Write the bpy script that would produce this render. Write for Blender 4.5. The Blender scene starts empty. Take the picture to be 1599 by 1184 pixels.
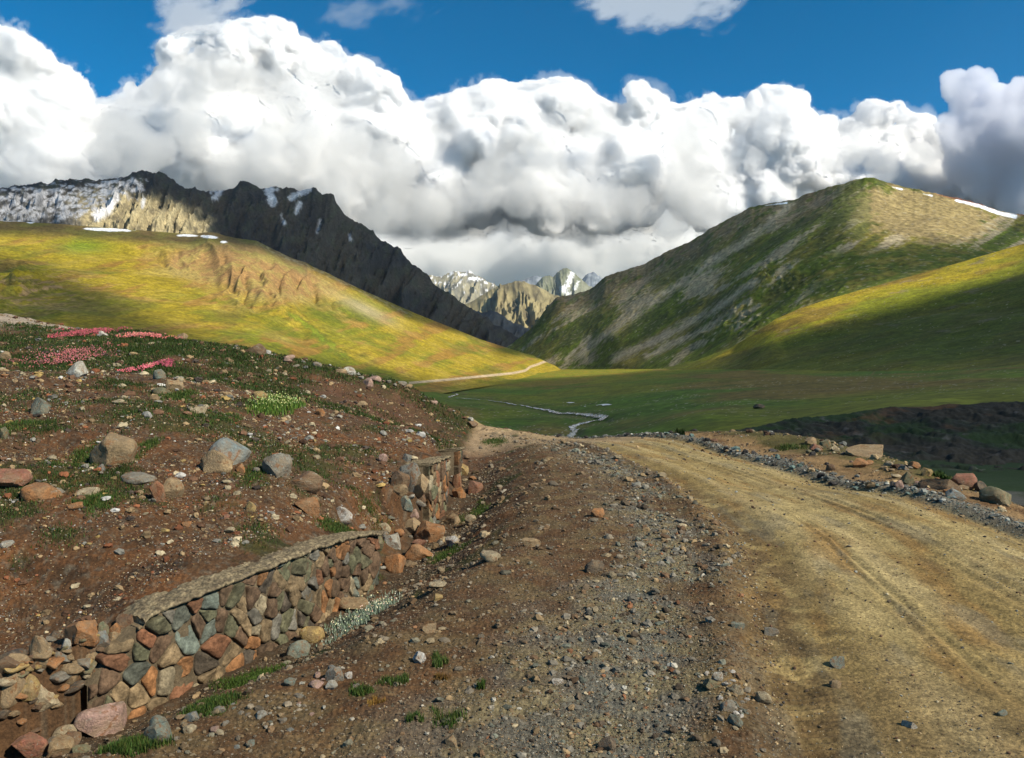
import bpy, bmesh, math, time
import numpy as np
T0 = time.time()
R = math.radians
C = bpy.context.scene.collection

# ------------------------------------------------------------------ camera, sky, sun, exposure
EYE = 1.8                       # eye height above the road
F, U0, VH = 1244.0, 799.5, 565.0   # focal length in photo pixels, centre column, horizon row
cam_d = bpy.data.cameras.new('camera'); cam = bpy.data.objects.new('camera', cam_d); C.objects.link(cam)
cam.location = (0, 0, EYE); cam.rotation_euler = (R(90), 0, 0)
cam_d.sensor_width = 36; cam_d.lens = F / 1599 * 36; cam_d.shift_y = -(592 - VH) / 1599
cam_d.clip_start = .1; cam_d.clip_end = 200000
sc = bpy.context.scene; sc.camera = cam
sc.view_settings.view_transform = 'Standard'; sc.view_settings.look = 'None'
sc.view_settings.exposure = 0.62; sc.view_settings.gamma = 1
sc.render.engine = 'CYCLES'
sc.cycles.max_bounces = 14; sc.cycles.volume_bounces = 14; sc.cycles.diffuse_bounces = 3; sc.cycles.transparent_max_bounces = 12
sc.cycles.use_denoising = True

SUN_EL, SUN_AZ = 39.0, 124.0    # degrees; azimuth clockwise from the view direction
FORE_T = .88
se, sa = R(SUN_EL), R(SUN_AZ)
SUN = np.array([math.cos(se) * math.sin(sa), math.cos(se) * math.cos(sa), math.sin(se)])
w = bpy.data.worlds.new('World'); sc.world = w; w.use_nodes = True
nt = w.node_tree; bg = nt.nodes['Background']
sky = nt.nodes.new('ShaderNodeTexSky'); sky.sky_type = 'NISHITA'; sky.sun_disc = False
sky.sun_elevation = se; sky.sun_rotation = sa; sky.altitude = 4200; sky.air_density = 1.0; sky.dust_density = .2; sky.ozone_density = 1.6
hs = nt.nodes.new('ShaderNodeHueSaturation'); hs.inputs['Saturation'].default_value = 1.6
hs.inputs['Hue'].default_value = .488
nt.links.new(sky.outputs[0], hs.inputs['Color']); nt.links.new(hs.outputs[0], bg.inputs['Color'])
bg.inputs['Strength'].default_value = .093
sd = bpy.data.lights.new('sun', 'SUN'); so = bpy.data.objects.new('sun', sd); C.objects.link(so)
sd.energy = 4.9; sd.angle = R(.55); sd.color = (1, .93, .80)
from mathutils import Vector, Matrix
so.rotation_euler = Vector(SUN).to_track_quat('Z', 'Y').to_euler(); so.location = (60, -20, 60)

# ------------------------------------------------------------------ helpers
rng = np.random.default_rng(7)
_perm = np.concatenate([rng.permutation(512)] * 3)
_g3 = rng.normal(size=(512, 3)); _g3 /= np.linalg.norm(_g3, axis=1)[:, None]
_ga = rng.uniform(0, 2 * np.pi, 512); _g2 = np.stack([np.cos(_ga), np.sin(_ga)], 1)
def fade(t): return t * t * t * (t * (t * 6 - 15) + 10)
def noise2(x, y, seed=0):
    x = np.asarray(x, float) + seed * 17.31; y = np.asarray(y, float) + seed * 9.77
    xi = np.floor(x); yi = np.floor(y); fx = x - xi; fy = y - yi
    xi = xi.astype(np.int64) & 511; yi = yi.astype(np.int64) & 511
    def g(a, b, dx, dy):
        h = _perm[(_perm[(xi + a) & 511] + ((yi + b) & 511)) & 511]
        return _g2[h, 0] * dx + _g2[h, 1] * dy
    u, v = fade(fx), fade(fy)
    a = g(0, 0, fx, fy) * (1 - u) + g(1, 0, fx - 1, fy) * u
    b = g(0, 1, fx, fy - 1) * (1 - u) + g(1, 1, fx - 1, fy - 1) * u
    return (a * (1 - v) + b * v) * 1.5
def noise3(p, seed=0):
    p = np.asarray(p, float) + seed * np.array([13.7, 7.9, 3.3])
    pi = np.floor(p); f = p - pi; pi = pi.astype(np.int64) & 511
    w_ = fade(f); out = 0
    for a in (0, 1):
        for b in (0, 1):
            for c in (0, 1):
                h = _perm[(_perm[(_perm[(pi[:, 0] + a) & 511] + ((pi[:, 1] + b) & 511)) & 511] + ((pi[:, 2] + c) & 511)) & 511]
                d = _g3[h, 0] * (f[:, 0] - a) + _g3[h, 1] * (f[:, 1] - b) + _g3[h, 2] * (f[:, 2] - c)
                out = out + d * (w_[:, 0] if a else 1 - w_[:, 0]) * (w_[:, 1] if b else 1 - w_[:, 1]) * (w_[:, 2] if c else 1 - w_[:, 2])
    return out * 1.5
def fbm(x, y, o=5, seed=0, gain=.5, lac=2.03):
    s = 0; a = 1; n = 0
    for i in range(o):
        s = s + a * noise2(x, y, seed + i * 3 + 1); n += a; a *= gain; x = x * lac; y = y * lac
    return s / n
def ridged(x, y, o=5, seed=0, gain=.55, lac=2.07):
    s = 0; a = 1; n = 0; wgt = 1
    for i in range(o):
        r = 1 - np.abs(noise2(x, y, seed + i * 3 + 1)) * 1.6
        r = np.clip(r, 0, 1) ** 2 * wgt; wgt = np.clip(r * 1.6, 0, 1)
        s = s + a * r; n += a; a *= gain; x = x * lac; y = y * lac
    return s / n
def billow(x, y, o=4, seed=0, gain=.5, lac=2.1):
    s = 0; a = 1; n = 0
    for i in range(o):
        s = s + a * np.abs(noise2(x, y, seed + i * 3 + 1)); n += a; a *= gain; x = x * lac; y = y * lac
    return s / n
def sst(a, b, x):
    t = np.clip((x - a) / (b - a), 0, 1); return t * t * (3 - 2 * t)
def mixc(c0, c1, m):
    return np.asarray(c0) * (1 - m[..., None]) + np.asarray(c1) * m[..., None]
def polyd(u, v, poly):
    """signed distance to a polygon in pixels, positive inside"""
    P = np.asarray(poly, float); d = np.full(np.shape(u), 1e9); ins = np.zeros(np.shape(u), bool)
    for i in range(len(P)):
        a, b = P[i], P[(i + 1) % len(P)]; e = b - a
        t = np.clip(((u - a[0]) * e[0] + (v - a[1]) * e[1]) / max(e @ e, 1e-9), 0, 1)
        d = np.minimum(d, np.hypot(u - a[0] - t * e[0], v - a[1] - t * e[1]))
        if a[1] != b[1]:
            c = ((a[1] > v) != (b[1] > v)) & (u < (b[0] - a[0]) * (v - a[1]) / (b[1] - a[1]) + a[0]); ins ^= c
    return np.where(ins, d, -d)
def lined(u, v, line):
    """distance to a polyline in pixels and the place along it 0..1"""
    P = np.asarray(line, float); d = np.full(np.shape(u), 1e9); s = np.zeros(np.shape(u)); n = len(P) - 1
    for i in range(n):
        a, b = P[i], P[i + 1]; e = b - a
        t = np.clip(((u - a[0]) * e[0] + (v - a[1]) * e[1]) / max(e @ e, 1e-9), 0, 1)
        q = np.hypot(u - a[0] - t * e[0], v - a[1] - t * e[1]); k = q < d
        d = np.where(k, q, d); s = np.where(k, (i + t) / n, s)
    return d, s
class TPS:
    def __init__(s, P, z, sx=1., sy=1., lam=1e-4):
        s.sc = np.array([sx, sy]); s.P = np.asarray(P, float) / s.sc; n = len(s.P)
        K = s.k(np.linalg.norm(s.P[:, None] - s.P[None], axis=2)) + lam * np.eye(n)
        A = np.zeros((n + 3, n + 3)); A[:n, :n] = K; A[:n, n] = 1; A[:n, n + 1:] = s.P; A[n, :n] = 1; A[n + 1:, :n] = s.P.T
        s.w = np.linalg.solve(A, np.concatenate([np.asarray(z, float), [0, 0, 0]]))
    def k(s, r): return r * r * np.log(r + 1e-9)
    def __call__(s, x, y):
        x = np.asarray(x, float) / s.sc[0]; y = np.asarray(y, float) / s.sc[1]; n = len(s.P)
        o = s.w[n] + s.w[n + 1] * x + s.w[n + 2] * y
        for i in range(n):
            r2 = (x - s.P[i, 0]) ** 2 + (y - s.P[i, 1]) ** 2
            o = o + s.w[i] * .5 * r2 * np.log(r2 + 1e-18)
        return o
def px(u, Y): return (np.asarray(u) - U0) / F * Y
def pz(v, Y): return EYE + (VH - np.asarray(v)) / F * Y

def raw_mesh(name, V, faces=None, quads=None, tris=None, col=None, smooth=True, attrs=None):
    me = bpy.data.meshes.new(name); V = np.asarray(V, np.float32)
    me.vertices.add(len(V)); me.vertices.foreach_set('co', V.ravel())
    L = []; S = []; n0 = 0
    if quads is not None and len(quads):
        L.append(quads.ravel()); S.append(n0 + 4 * np.arange(len(quads))); n0 += 4 * len(quads)
    if tris is not None and len(tris):
        L.append(tris.ravel()); S.append(n0 + 3 * np.arange(len(tris))); n0 += 3 * len(tris)
    L = np.concatenate(L).astype(np.int32); S = np.concatenate(S).astype(np.int32)
    me.loops.add(len(L)); me.loops.foreach_set('vertex_index', L)
    me.polygons.add(len(S)); me.polygons.foreach_set('loop_start', S)
    me.polygons.foreach_set('use_smooth', np.full(len(S), smooth))
    if col is not None:
        a = me.attributes.new('Col', 'FLOAT_COLOR', 'POINT')
        c = np.ones((len(V), 4), np.float32); c[:, :3] = np.asarray(col).reshape(-1, 3); a.data.foreach_set('color', c.ravel())
    for k, val in (attrs or {}).items():
        a = me.attributes.new(k, 'FLOAT', 'POINT'); a.data.foreach_set('value', np.asarray(val, np.float32).ravel())
    me.update(calc_edges=True); me.validate()
    return me
def link(name, me, mat, parent=None, kind=None, label=None, cat=None, group=None):
    o = bpy.data.objects.new(name, me); C.objects.link(o)
    if mat is not None and not me.materials: me.materials.append(mat)
    if parent: o.parent = parent
    if kind: o['kind'] = kind
    if label: o['label'] = label
    if cat: o['category'] = cat
    if group: o['group'] = group
    return o
def grid_quads(nr, nc, keep=None, flip=False):
    i = np.arange(nr * nc).reshape(nr, nc)
    q = np.stack([i[:-1, :-1], i[:-1, 1:], i[1:, 1:], i[1:, :-1]], -1).reshape(-1, 4)
    if flip: q = q[:, ::-1]
    if keep is not None:
        k = (keep[:-1, :-1] | keep[:-1, 1:] | keep[1:, 1:] | keep[1:, :-1]).ravel(); q = q[k]
    return q

# ------------------------------------------------------------------ materials
def mat_attr(name, rough=.95, n1=8., a1=.35, n2=60., a2=.3, bump=.0, bscale=40., bdist=.02, spec=.2):
    m = bpy.data.materials.new(name); m.use_nodes = True; t = m.node_tree; b = t.nodes['Principled BSDF']
    b.inputs['Roughness'].default_value = rough; b.inputs['Specular IOR Level'].default_value = spec
    at = t.nodes.new('ShaderNodeAttribute'); at.attribute_name = 'Col'
    ge = t.nodes.new('ShaderNodeNewGeometry')
    col = at.outputs['Color']
    for (s, amp, det) in ((n1, a1, 6), (n2, a2, 4)):
        if amp <= 0: continue
        n = t.nodes.new('ShaderNodeTexNoise'); n.inputs['Scale'].default_value = s; n.inputs['Detail'].default_value = det; n.inputs['Roughness'].default_value = .65
        t.links.new(ge.outputs['Position'], n.inputs['Vector'])
        mr = t.nodes.new('ShaderNodeMapRange'); mr.inputs['From Min'].default_value = .3; mr.inputs['From Max'].default_value = .7
        mr.inputs['To Min'].default_value = 1 - amp; mr.inputs['To Max'].default_value = 1 + amp
        t.links.new(n.outputs['Fac'], mr.inputs['Value'])
        vm = t.nodes.new('ShaderNodeVectorMath'); vm.operation = 'SCALE'
        t.links.new(col, vm.inputs[0]); t.links.new(mr.outputs[0], vm.inputs['Scale']); col = vm.outputs[0]
    t.links.new(col, b.inputs['Base Color'])
    if bump > 0:
        n = t.nodes.new('ShaderNodeTexNoise'); n.inputs['Scale'].default_value = bscale; n.inputs['Detail'].default_value = 8; n.inputs['Roughness'].default_value = .7
        t.links.new(ge.outputs['Position'], n.inputs['Vector'])
        bp = t.nodes.new('ShaderNodeBump'); bp.inputs['Strength'].default_value = bump; bp.inputs['Distance'].default_value = bdist
        t.links.new(n.outputs['Fac'], bp.inputs['Height']); t.links.new(bp.outputs[0], b.inputs['Normal'])
    return m
def mat_rock(name):
    """stone whose tint is the object's own colour, with speckle, veins and lichen"""
    m = bpy.data.materials.new(name); m.use_nodes = True; t = m.node_tree; b = t.nodes['Principled BSDF']
    b.inputs['Roughness'].default_value = .88; b.inputs['Specular IOR Level'].default_value = .25
    oi = t.nodes.new('ShaderNodeObjectInfo'); tc = t.nodes.new('ShaderNodeTexCoord')
    mp = t.nodes.new('ShaderNodeVectorMath'); mp.operation = 'ADD'
    t.links.new(tc.outputs['Object'], mp.inputs[0]); 
    cmb = t.nodes.new('ShaderNodeVectorMath'); cmb.operation = 'SCALE'; cmb.inputs[0].default_value = (11, 7, 5)
    t.links.new(oi.outputs['Random'], cmb.inputs['Scale']); t.links.new(cmb.outputs[0], mp.inputs[1])
    def noise(s, d, r=.6, dist=0):
        n = t.nodes.new('ShaderNodeTexNoise'); n.inputs['Scale'].default_value = s; n.inputs['Detail'].default_value = d
        n.inputs['Roughness'].default_value = r; n.inputs['Distortion'].default_value = dist
        t.links.new(mp.outputs[0], n.inputs['Vector']); return n.outputs['Fac']
    def mrange(v, a, bb, c, d):
        n = t.nodes.new('ShaderNodeMapRange'); n.inputs['From Min'].default_value = a; n.inputs['From Max'].default_value = bb
        n.inputs['To Min'].default_value = c; n.inputs['To Max'].default_value = d; t.links.new(v, n.inputs['Value']); return n.outputs[0]
    def scale(c, f):
        n = t.nodes.new('ShaderNodeVectorMath'); n.operation = 'SCALE'; t.links.new(c, n.inputs[0]); t.links.new(f, n.inputs['Scale']); return n.outputs[0]
    c = scale(oi.outputs['Color'], mrange(noise(2.2, 6, .6, .6), .3, .7, .55, 1.4))
    c = scale(c, mrange(noise(11, 6, .7), .3, .7, .6, 1.35))
    def mixrgb(c0, fac, rgb):
        n = t.nodes.new('ShaderNodeMix'); n.data_type = 'RGBA'; t.links.new(fac, n.inputs[0]); t.links.new(c0, n.inputs[6]); n.inputs[7].default_value = (*rgb, 1); return n.outputs[2]
    c = mixrgb(c, mrange(noise(1.4, 6, .6), .35, .65, .1, .7), (.23, .165, .095))
    def mixrgb(c0, fac, rgb):
        n = t.nodes.new('ShaderNodeMix'); n.data_type = 'RGBA'; t.links.new(fac, n.inputs[0]); t.links.new(c0, n.inputs[6]); n.inputs[7].default_value = (*rgb, 1); return n.outputs[2]
    c = mixrgb(c, mrange(noise(1.9, 8, .62, 1.2), .55, .64, 0, .75), (.20, .085, .03))
    c = mixrgb(c, mrange(noise(2.7, 7, .7), .60, .67, 0, .65), (.30, .29, .23))
    c = mixrgb(c, mrange(noise(4.1, 8, .75), .60, .66, 0, .6), (.035, .03, .022))
    t.links.new(c, b.inputs['Base Color'])
    bp = t.nodes.new('ShaderNodeBump'); bp.inputs['Strength'].default_value = .6; bp.inputs['Distance'].default_value = .08
    t.links.new(noise(7, 10, .7), bp.inputs['Height']); t.links.new(bp.outputs[0], b.inputs['Normal'])
    return m
M_ground = mat_attr('stony_soil', n1=3, a1=.25, n2=45, a2=.5, bump=.7, bscale=30, bdist=.03)
M_turf = mat_attr('meadow_turf', n1=.06, a1=.28, n2=.35, a2=.5)
M_crag = mat_attr('mountain_rock', n1=.02, a1=.22, n2=.12, a2=.5)
M_far = mat_attr('far_rock', n1=.004, a1=.1, n2=.02, a2=.2)
M_rock = mat_rock('boulder_rock')
M_peb = mat_attr('loose_stone', n1=20, a1=.25, n2=90, a2=.25, rough=.9)
M_leaf = mat_attr('leaf', n1=30, a1=.2, n2=0, a2=0, rough=.7)

# ------------------------------------------------------------------ near ground: road, shoulder, ditch, left bank, right verge
WLY = np.array([-3, 1.5, 3.2, 4.5, 5.3, 6.0, 7.2, 8.66, 10.5, 13, 18, 23, 28, 60.])
WLX = np.array([-13, -7.5, -5.0, -3.55, -2.85, -2.32, -1.88, -1.50, -1.28, -1.12, -1.0, -.95, -.9, -.9])
_yy = np.linspace(-3, 60, 1261)
_xx = np.interp(_yy, WLY, WLX)
_k = np.ones(17) / 17; _xs = np.convolve(np.pad(_xx, 8, 'edge'), _k, 'valid')
def wall_x(y): return np.interp(y, _yy, _xs)
def wall_d(x, y):
    s = (wall_x(y + .1) - wall_x(y - .1)) / .2
    return (x - wall_x(y)) / np.sqrt(1 + s * s)
def pts(l): return [(px(u, Y), Y, pz(v, Y)) for u, v, Y in l]
LC = pts([(180, 985, 5.4), (330, 915, 6.05), (455, 862, 7.2), (540, 832, 8.66), (690, 720, 13), (0, 985, 5.9), (-200, 1050, 4.9),
    (0, 860, 6.6), (200, 850, 6.9), (380, 800, 8.0), (0, 700, 8.7), (178, 745, 8.5), (340, 745, 9.0), (440, 748, 9.2), (600, 725, 12.5),
    (500, 800, 9), (100, 640, 10.6), (300, 640, 12), (0, 600, 13), (120, 588, 14), (450, 640, 14), (600, 660, 16), (-200, 620, 12), (-300, 800, 7),
    (0, 532, 22), (60, 507, 30), (180, 520, 25), (280, 530, 23.5), (400, 548, 22.5), (500, 570, 22.8), (580, 588, 23.5), (640, 606, 24),
    (700, 637, 24.5), (738, 657, 24.3), (757, 671, 23.8), (650, 680, 18.5), (700, 692, 18), (-300, 500, 25), (-500, 600, 10)])
LC += [(-3, 29, -.9), (-8, 31, -1.8), (-15, 38, -2.2), (-28, 45, -2), (-1, 28, -.5), (-8, 2.5, .3), (-12, 4, .8), (-40, 60, -8), (-10, 50, -6), (-10, -3, .8)]
LC = np.array(LC); tpsL = TPS(LC[:, :2], LC[:, 2], 5, 5, 1e-3)
RC = [(x, y, 0.) for x in (-1.2, 1, 3.2, 5.4) for y in (-3, 1, 4.5, 8, 12, 16)]
RC += [(-4, 2, -.1), (-6, -2, 0)]
RC += pts([(880, 688, 21), (800, 672, 25), (760, 666, 28), (1000, 684, 22), (1250, 692, 19.5), (1330, 700, 17), (1400, 718, 14.5), (1500, 748, 12), (1599, 792, 10), (1800, 900, 7)])
RC += [(9.5, 3, -1.5), (8.7, 7, -1.6), (9.0, 12, -1.9), (10.0, 17, -2.2), (10, 22, -2.6), (6, 26, -2.3), (14, 12, -4.5), (16, 22, -6), (3, 31, -1.8), (-2, 36, -3), (10, 40, -7), (30, 30, -9.5), (30, 60, -12), (0, 60, -9), (-2, 31, -.7), (12, -3, -2)]
RC = np.array(RC); tpsR = TPS(RC[:, :2], RC[:, 2], 5, 5, 1e-3)
XLY = [-3, 1, 3.9, 8.2, 12.4, 15.8, 19.7, 23, 27]; XLX = [.2, .6, 1.25, 2.3, 2.4, 2.0, 1.3, 0, -3.5]
XRY = [-3, 2, 8.5, 10.7, 13.2, 17.2, 20, 23, 26, 30]; XRX = [4.9, 5.2, 5.2, 4.95, 4.6, 4.0, 3.1, 1.8, -.3, -4]
def road_s(x, y):
    a = np.interp(y, XLY, XLX); b = np.interp(y, XRY, XRX); return (x - a) / (b - a)
def near_base(x, y):
    d = wall_d(x, y)
    L = tpsL(x, y); Rr = tpsR(x, y)
    dep = np.interp(y, [-3, 4, 6, 13, 16, 20, 23], [.7, .68, .62, .66, .4, .16, 0])
    wob = .12 * fbm(x * .9, y * .9, 3, 50)
    prof = 1 - sst(.18, 1.75 + wob * 3, d)
    Rr = Rr - dep * prof
    # left of the wall: the ground meets the wall top a hand below its cap
    L = np.where(y < 16, L + .015 * np.exp(-((d + .55) / .2) ** 2) - .04 * np.exp(-((d + .1) / .25) ** 2), L)
    gap = sst(8.75, 9.1, y) * (1 - sst(10.9, 11.3, y)) + sst(13.6, 13.9, y) * .7 + (1 - sst(4.6, 5.0, y))
    gap = np.clip(gap, 0, 1)
    m = sst(-.10 - .75 * gap, -.04 + .15 * gap, d)
    return L * (1 - m) + Rr * m, d
def near_h(x, y, full=True):
    x = np.asarray(x, float); y = np.asarray(y, float)
    z, d = near_base(x, y)
    s = road_s(x, y)
    road = sst(-.06, .06, s) * (1 - sst(.98, 1.06, s)) * (1 - sst(20, 26, y) * .6)
    left = 1 - sst(-.3, .1, d)
    # broad relief
    z = z + left * (.16 * fbm(x * .45, y * .45, 4, 10) * sst(6, 10, y + .6 * -d) + .07 * fbm(x * 1.6, y * 1.6, 4, 14))
    z = z + (1 - left) * (1 - road) * (.05 * fbm(x * 1.1, y * 1.1, 4, 20))
    # windrow of gravel along the right edge and worn edge on the left
    z = z + .028 * np.exp(-((s - 1.07) / .07) ** 2) * (y < 24) + .035 * np.exp(-((s + .05) / .05) ** 2)
    z = z + road * (-.035 + .022 * np.cos(s * 6.28 * 2) * -1 + .02 * fbm(s * 7, y * .35, 3, 24) + .006 * fbm(x * 5, y * 5, 3, 26))
    # tyre tread marks pressed in the soft edge
    tr = np.exp(-((s - .045) / .035) ** 2) * (1 - sst(4.6, 5.6, y)) * sst(-.1, .2, noise2(x * 2, y * .7, 77) + .25)
    z = z + tr * (-.014 + .010 * np.sin(y * 95 + 2 * noise2(x * 3, y * 3, 78)))
    for c_, w_ in ((.31, .012), (.345, .009), (.60, .012), (.64, .010), (.79, .012)): z = z - road * .012 * np.exp(-((s - c_ + .012 * noise2(y * .25, y * 0 + c_ * 9, 79)) / w_) ** 2) * sst(-.3, .2, noise2(s * 3, y * .3, 81)) + road * .006 * np.exp(-((s - c_ - .025) / .012) ** 2)
    if full:
        rough = 1 - .8 * road
        z = z + rough * (.018 * fbm(x * 6, y * 6, 4, 30) + .010 * np.abs(noise2(x * 22, y * 22, 34)) + .006 * noise2(x * 55, y * 55, 36)) + road * .002 * noise2(x * 45, y * 45, 38)
    # crags at the end of the left bank
    e = np.exp(-(((x + 2.2) / 2.2) ** 2 + ((y - 23.8) / 1.9) ** 2))
    z = z + e * .22 * ridged(x * 1.6, y * 1.6, 4, 40) - e * .08
    return z
def ground_hit(u, v):
    Y = np.concatenate([np.arange(2.5, 12, .02), np.arange(12, 40, .06)])
    x = px(u, Y); z = near_h(x, Y); zr = pz(v, Y)
    k = np.nonzero(z >= zr)[0]
    if not len(k): return x[-1], Y[-1], z[-1]
    k = k[0]; return float(x[k]), float(Y[k]), float(z[k])

ui = np.concatenate([np.linspace(-1700, -60, 130), np.arange(-58, 1662, 1.55), np.linspace(1665, 3400, 130)])
Yn = np.concatenate([np.linspace(-2.0, 2.4, 60)[:-1], 2.4 * np.exp(np.linspace(0, math.log(26 / 2.4), 760)), np.linspace(26.2, 52, 70)])
Yd = np.maximum(Yn, 2.4)
UU, YY = np.meshgrid(ui, Yn); XX = px(UU, np.maximum(YY, 2.4))
ZZ = near_h(XX, YY)
ZZ = ZZ - sst(44, 52, YY) * 3
d = wall_d(XX, YY); S = road_s(XX, YY)
VV = VH + (EYE - ZZ) / np.maximum(YY, 2.4) * F
n_a = fbm(XX * .8, YY * .8, 5, 60); n_b = fbm(XX * 3, YY * 3, 5, 64); n_c = fbm(XX * 14, YY * 14, 4, 68); n_d = fbm(XX * .3, YY * .3, 4, 72)
brown = np.array([.072, .038, .017]); rust = np.array([.105, .045, .016]); grey = np.array([.12, .105, .075]); tan = np.array([.235, .165, .058])
olive = np.array([.035, .045, .008]); dkgreen = np.array([.014, .028, .005]); pale = np.array([.31, .235, .098]); ochre = np.array([.21, .12, .035])
col = mixc(brown, rust, sst(-.2, .35, n_a)); col = mixc(col, brown * .6, sst(.05, .4, n_b)); col = mixc(col, grey, .5 * sst(.0, .4, n_c))
left = 1 - sst(-.3, .0, d)
veg = left * sst(.02, .25, fbm(XX * .55 + 3, YY * .55, 4, 80) + .35 * n_b - .02)
col = mixc(col, olive * .8, veg * .65)
vegr = left * sst(15, 18, YY - .35 * (XX + 5)) * sst(-.35, .1, fbm(XX * .8, YY * .5, 4, 84) + .12)
col = mixc(col, mixc(dkgreen, np.array([.05, .03, .012]), sst(-.1, .3, n_b)), vegr * .85)
bare = np.exp(-(((XX + 3.3) / 2.2) ** 2 + ((YY - 19.5) / 3) ** 2)); col = mixc(col, np.array([.10, .045, .026]), bare * .7)
# shoulder right of the ditch
sh = (1 - left) * (1 - sst(-.14, .02, S + .05 * n_a))
col = mixc(col, mixc(np.array([.085, .045, .019]), np.array([.125, .085, .038]), sst(-.2, .3, n_b)), sh * .8 * sst(.6, 2.0, d))
gravel = sh * np.exp(-((S + .22 + .1 * n_a) / .22) ** 2) * sst(-.25, .15, fbm(XX * 1.2, YY * .6, 4, 88) + .1)
col = mixc(col, mixc(np.array([.12, .12, .095]), np.array([.17, .145, .08]), sst(-.2, .2, n_b)), gravel * .85)
roadm = sst(-.10, .08, S + .09 * n_a + .05 * n_b)
rc = mixc(tan, pale,  sst(-.3, .3, fbm(S * 5, YY * .22, 4, 92))); rc = mixc(rc, ochre, .8 * sst(.02, .38, fbm(S * 7 + 4, YY * .5, 5, 96)))
rc = mixc(rc, np.array([.10, .062, .025]), .85 * np.exp(-((S - .06 + .04 * n_a) / .11) ** 2) * (1 - sst(9, 16, YY) * .6) * sst(-.3, .1, n_b))
rc = mixc(rc, np.array([.12, .075, .03]), .6 * (1 - sst(3.6, 5.4, YY + 1.2 * n_d + .8 * n_a)))
rc = mixc(rc, np.array([.13, .115, .075]), .55 * sst(.12, .35, fbm(S * 9, YY * .6, 5, 98)))
for tc_, tw in ((.24, .05), (.42, .045), (.66, .05), (.86, .04)): rc = mixc(rc, np.array([.37, .285, .14]), .45 * np.exp(-((S - tc_ + .03 * n_d) / tw) ** 2) * sst(-.3, .2, fbm(S * 3, YY * .5, 3, 97)))
for tc_ in (.33, .55, .76): rc = mixc(rc, np.array([.16, .105, .05]), .35 * np.exp(-((S - tc_ + .04 * n_d) / .018) ** 2) * sst(-.1, .3, fbm(S * 6, YY * .8, 3, 95)))
rc = mixc(rc, rc * .55, sst(.15, .35, fbm(XX * 7, YY * 5, 5, 101)) * .6); rc = rc * (1 + .4 * n_c[..., None]) * (1 + .25 * noise2(XX * 40, YY * 40, 102)[..., None])
col = mixc(col, rc, roadm); col = col * (1 + .35 * (1 - roadm) * noise2(XX * 30, YY * 30, 103))[..., None]
verge = sst(1.0, 1.06, S + .03 * n_b) * (YY < 60)
vc = mixc(np.array([.20, .125, .055]), np.array([.11, .06, .025]), sst(.0, .3, n_a + .3 * n_b)); vc = mixc(vc, olive, .7 * sst(1.35, 1.7, S + .3 * n_b))
col = mixc(col, vc, verge)
col = mixc(col, np.array([.12, .12, .10]), .85 * np.exp(-((S - 1.08 + .03 * n_a) / .085) ** 2) * (YY < 24))
fr = sst(17.3, 19.3, YY + .5 * n_a) * (1 - left) * (1 - verge)
col = mixc(col, np.array([.29, .205, .115]) * (1 + .2 * n_b[..., None]), fr * .8)
lt = left * sst(23, 26, YY) * (1 - sst(-11, -9, XX)); col = mixc(col, np.array([.30, .24, .18]), lt * .9)
ditch_tone = (1 - left) * (1 - sst(.2, .9, d)) * (YY < 16); col = mixc(col, np.array([.05, .038, .022]), ditch_tone * .5)  # darker tone along the ditch bottom beside the wall
col = mixc(col, mixc(dkgreen * 1.6, olive, sst(-.2, .2, n_c)), .75 * (1 - left) * np.exp(-((d - 1.0) / .4) ** 2) * sst(.05, .3, fbm(XX * 1.5, YY * 1.5, 3, 99)))
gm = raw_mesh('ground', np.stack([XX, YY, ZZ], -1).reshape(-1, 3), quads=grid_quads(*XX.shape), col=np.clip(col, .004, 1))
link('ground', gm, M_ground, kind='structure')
print('near', time.time() - T0)

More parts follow.
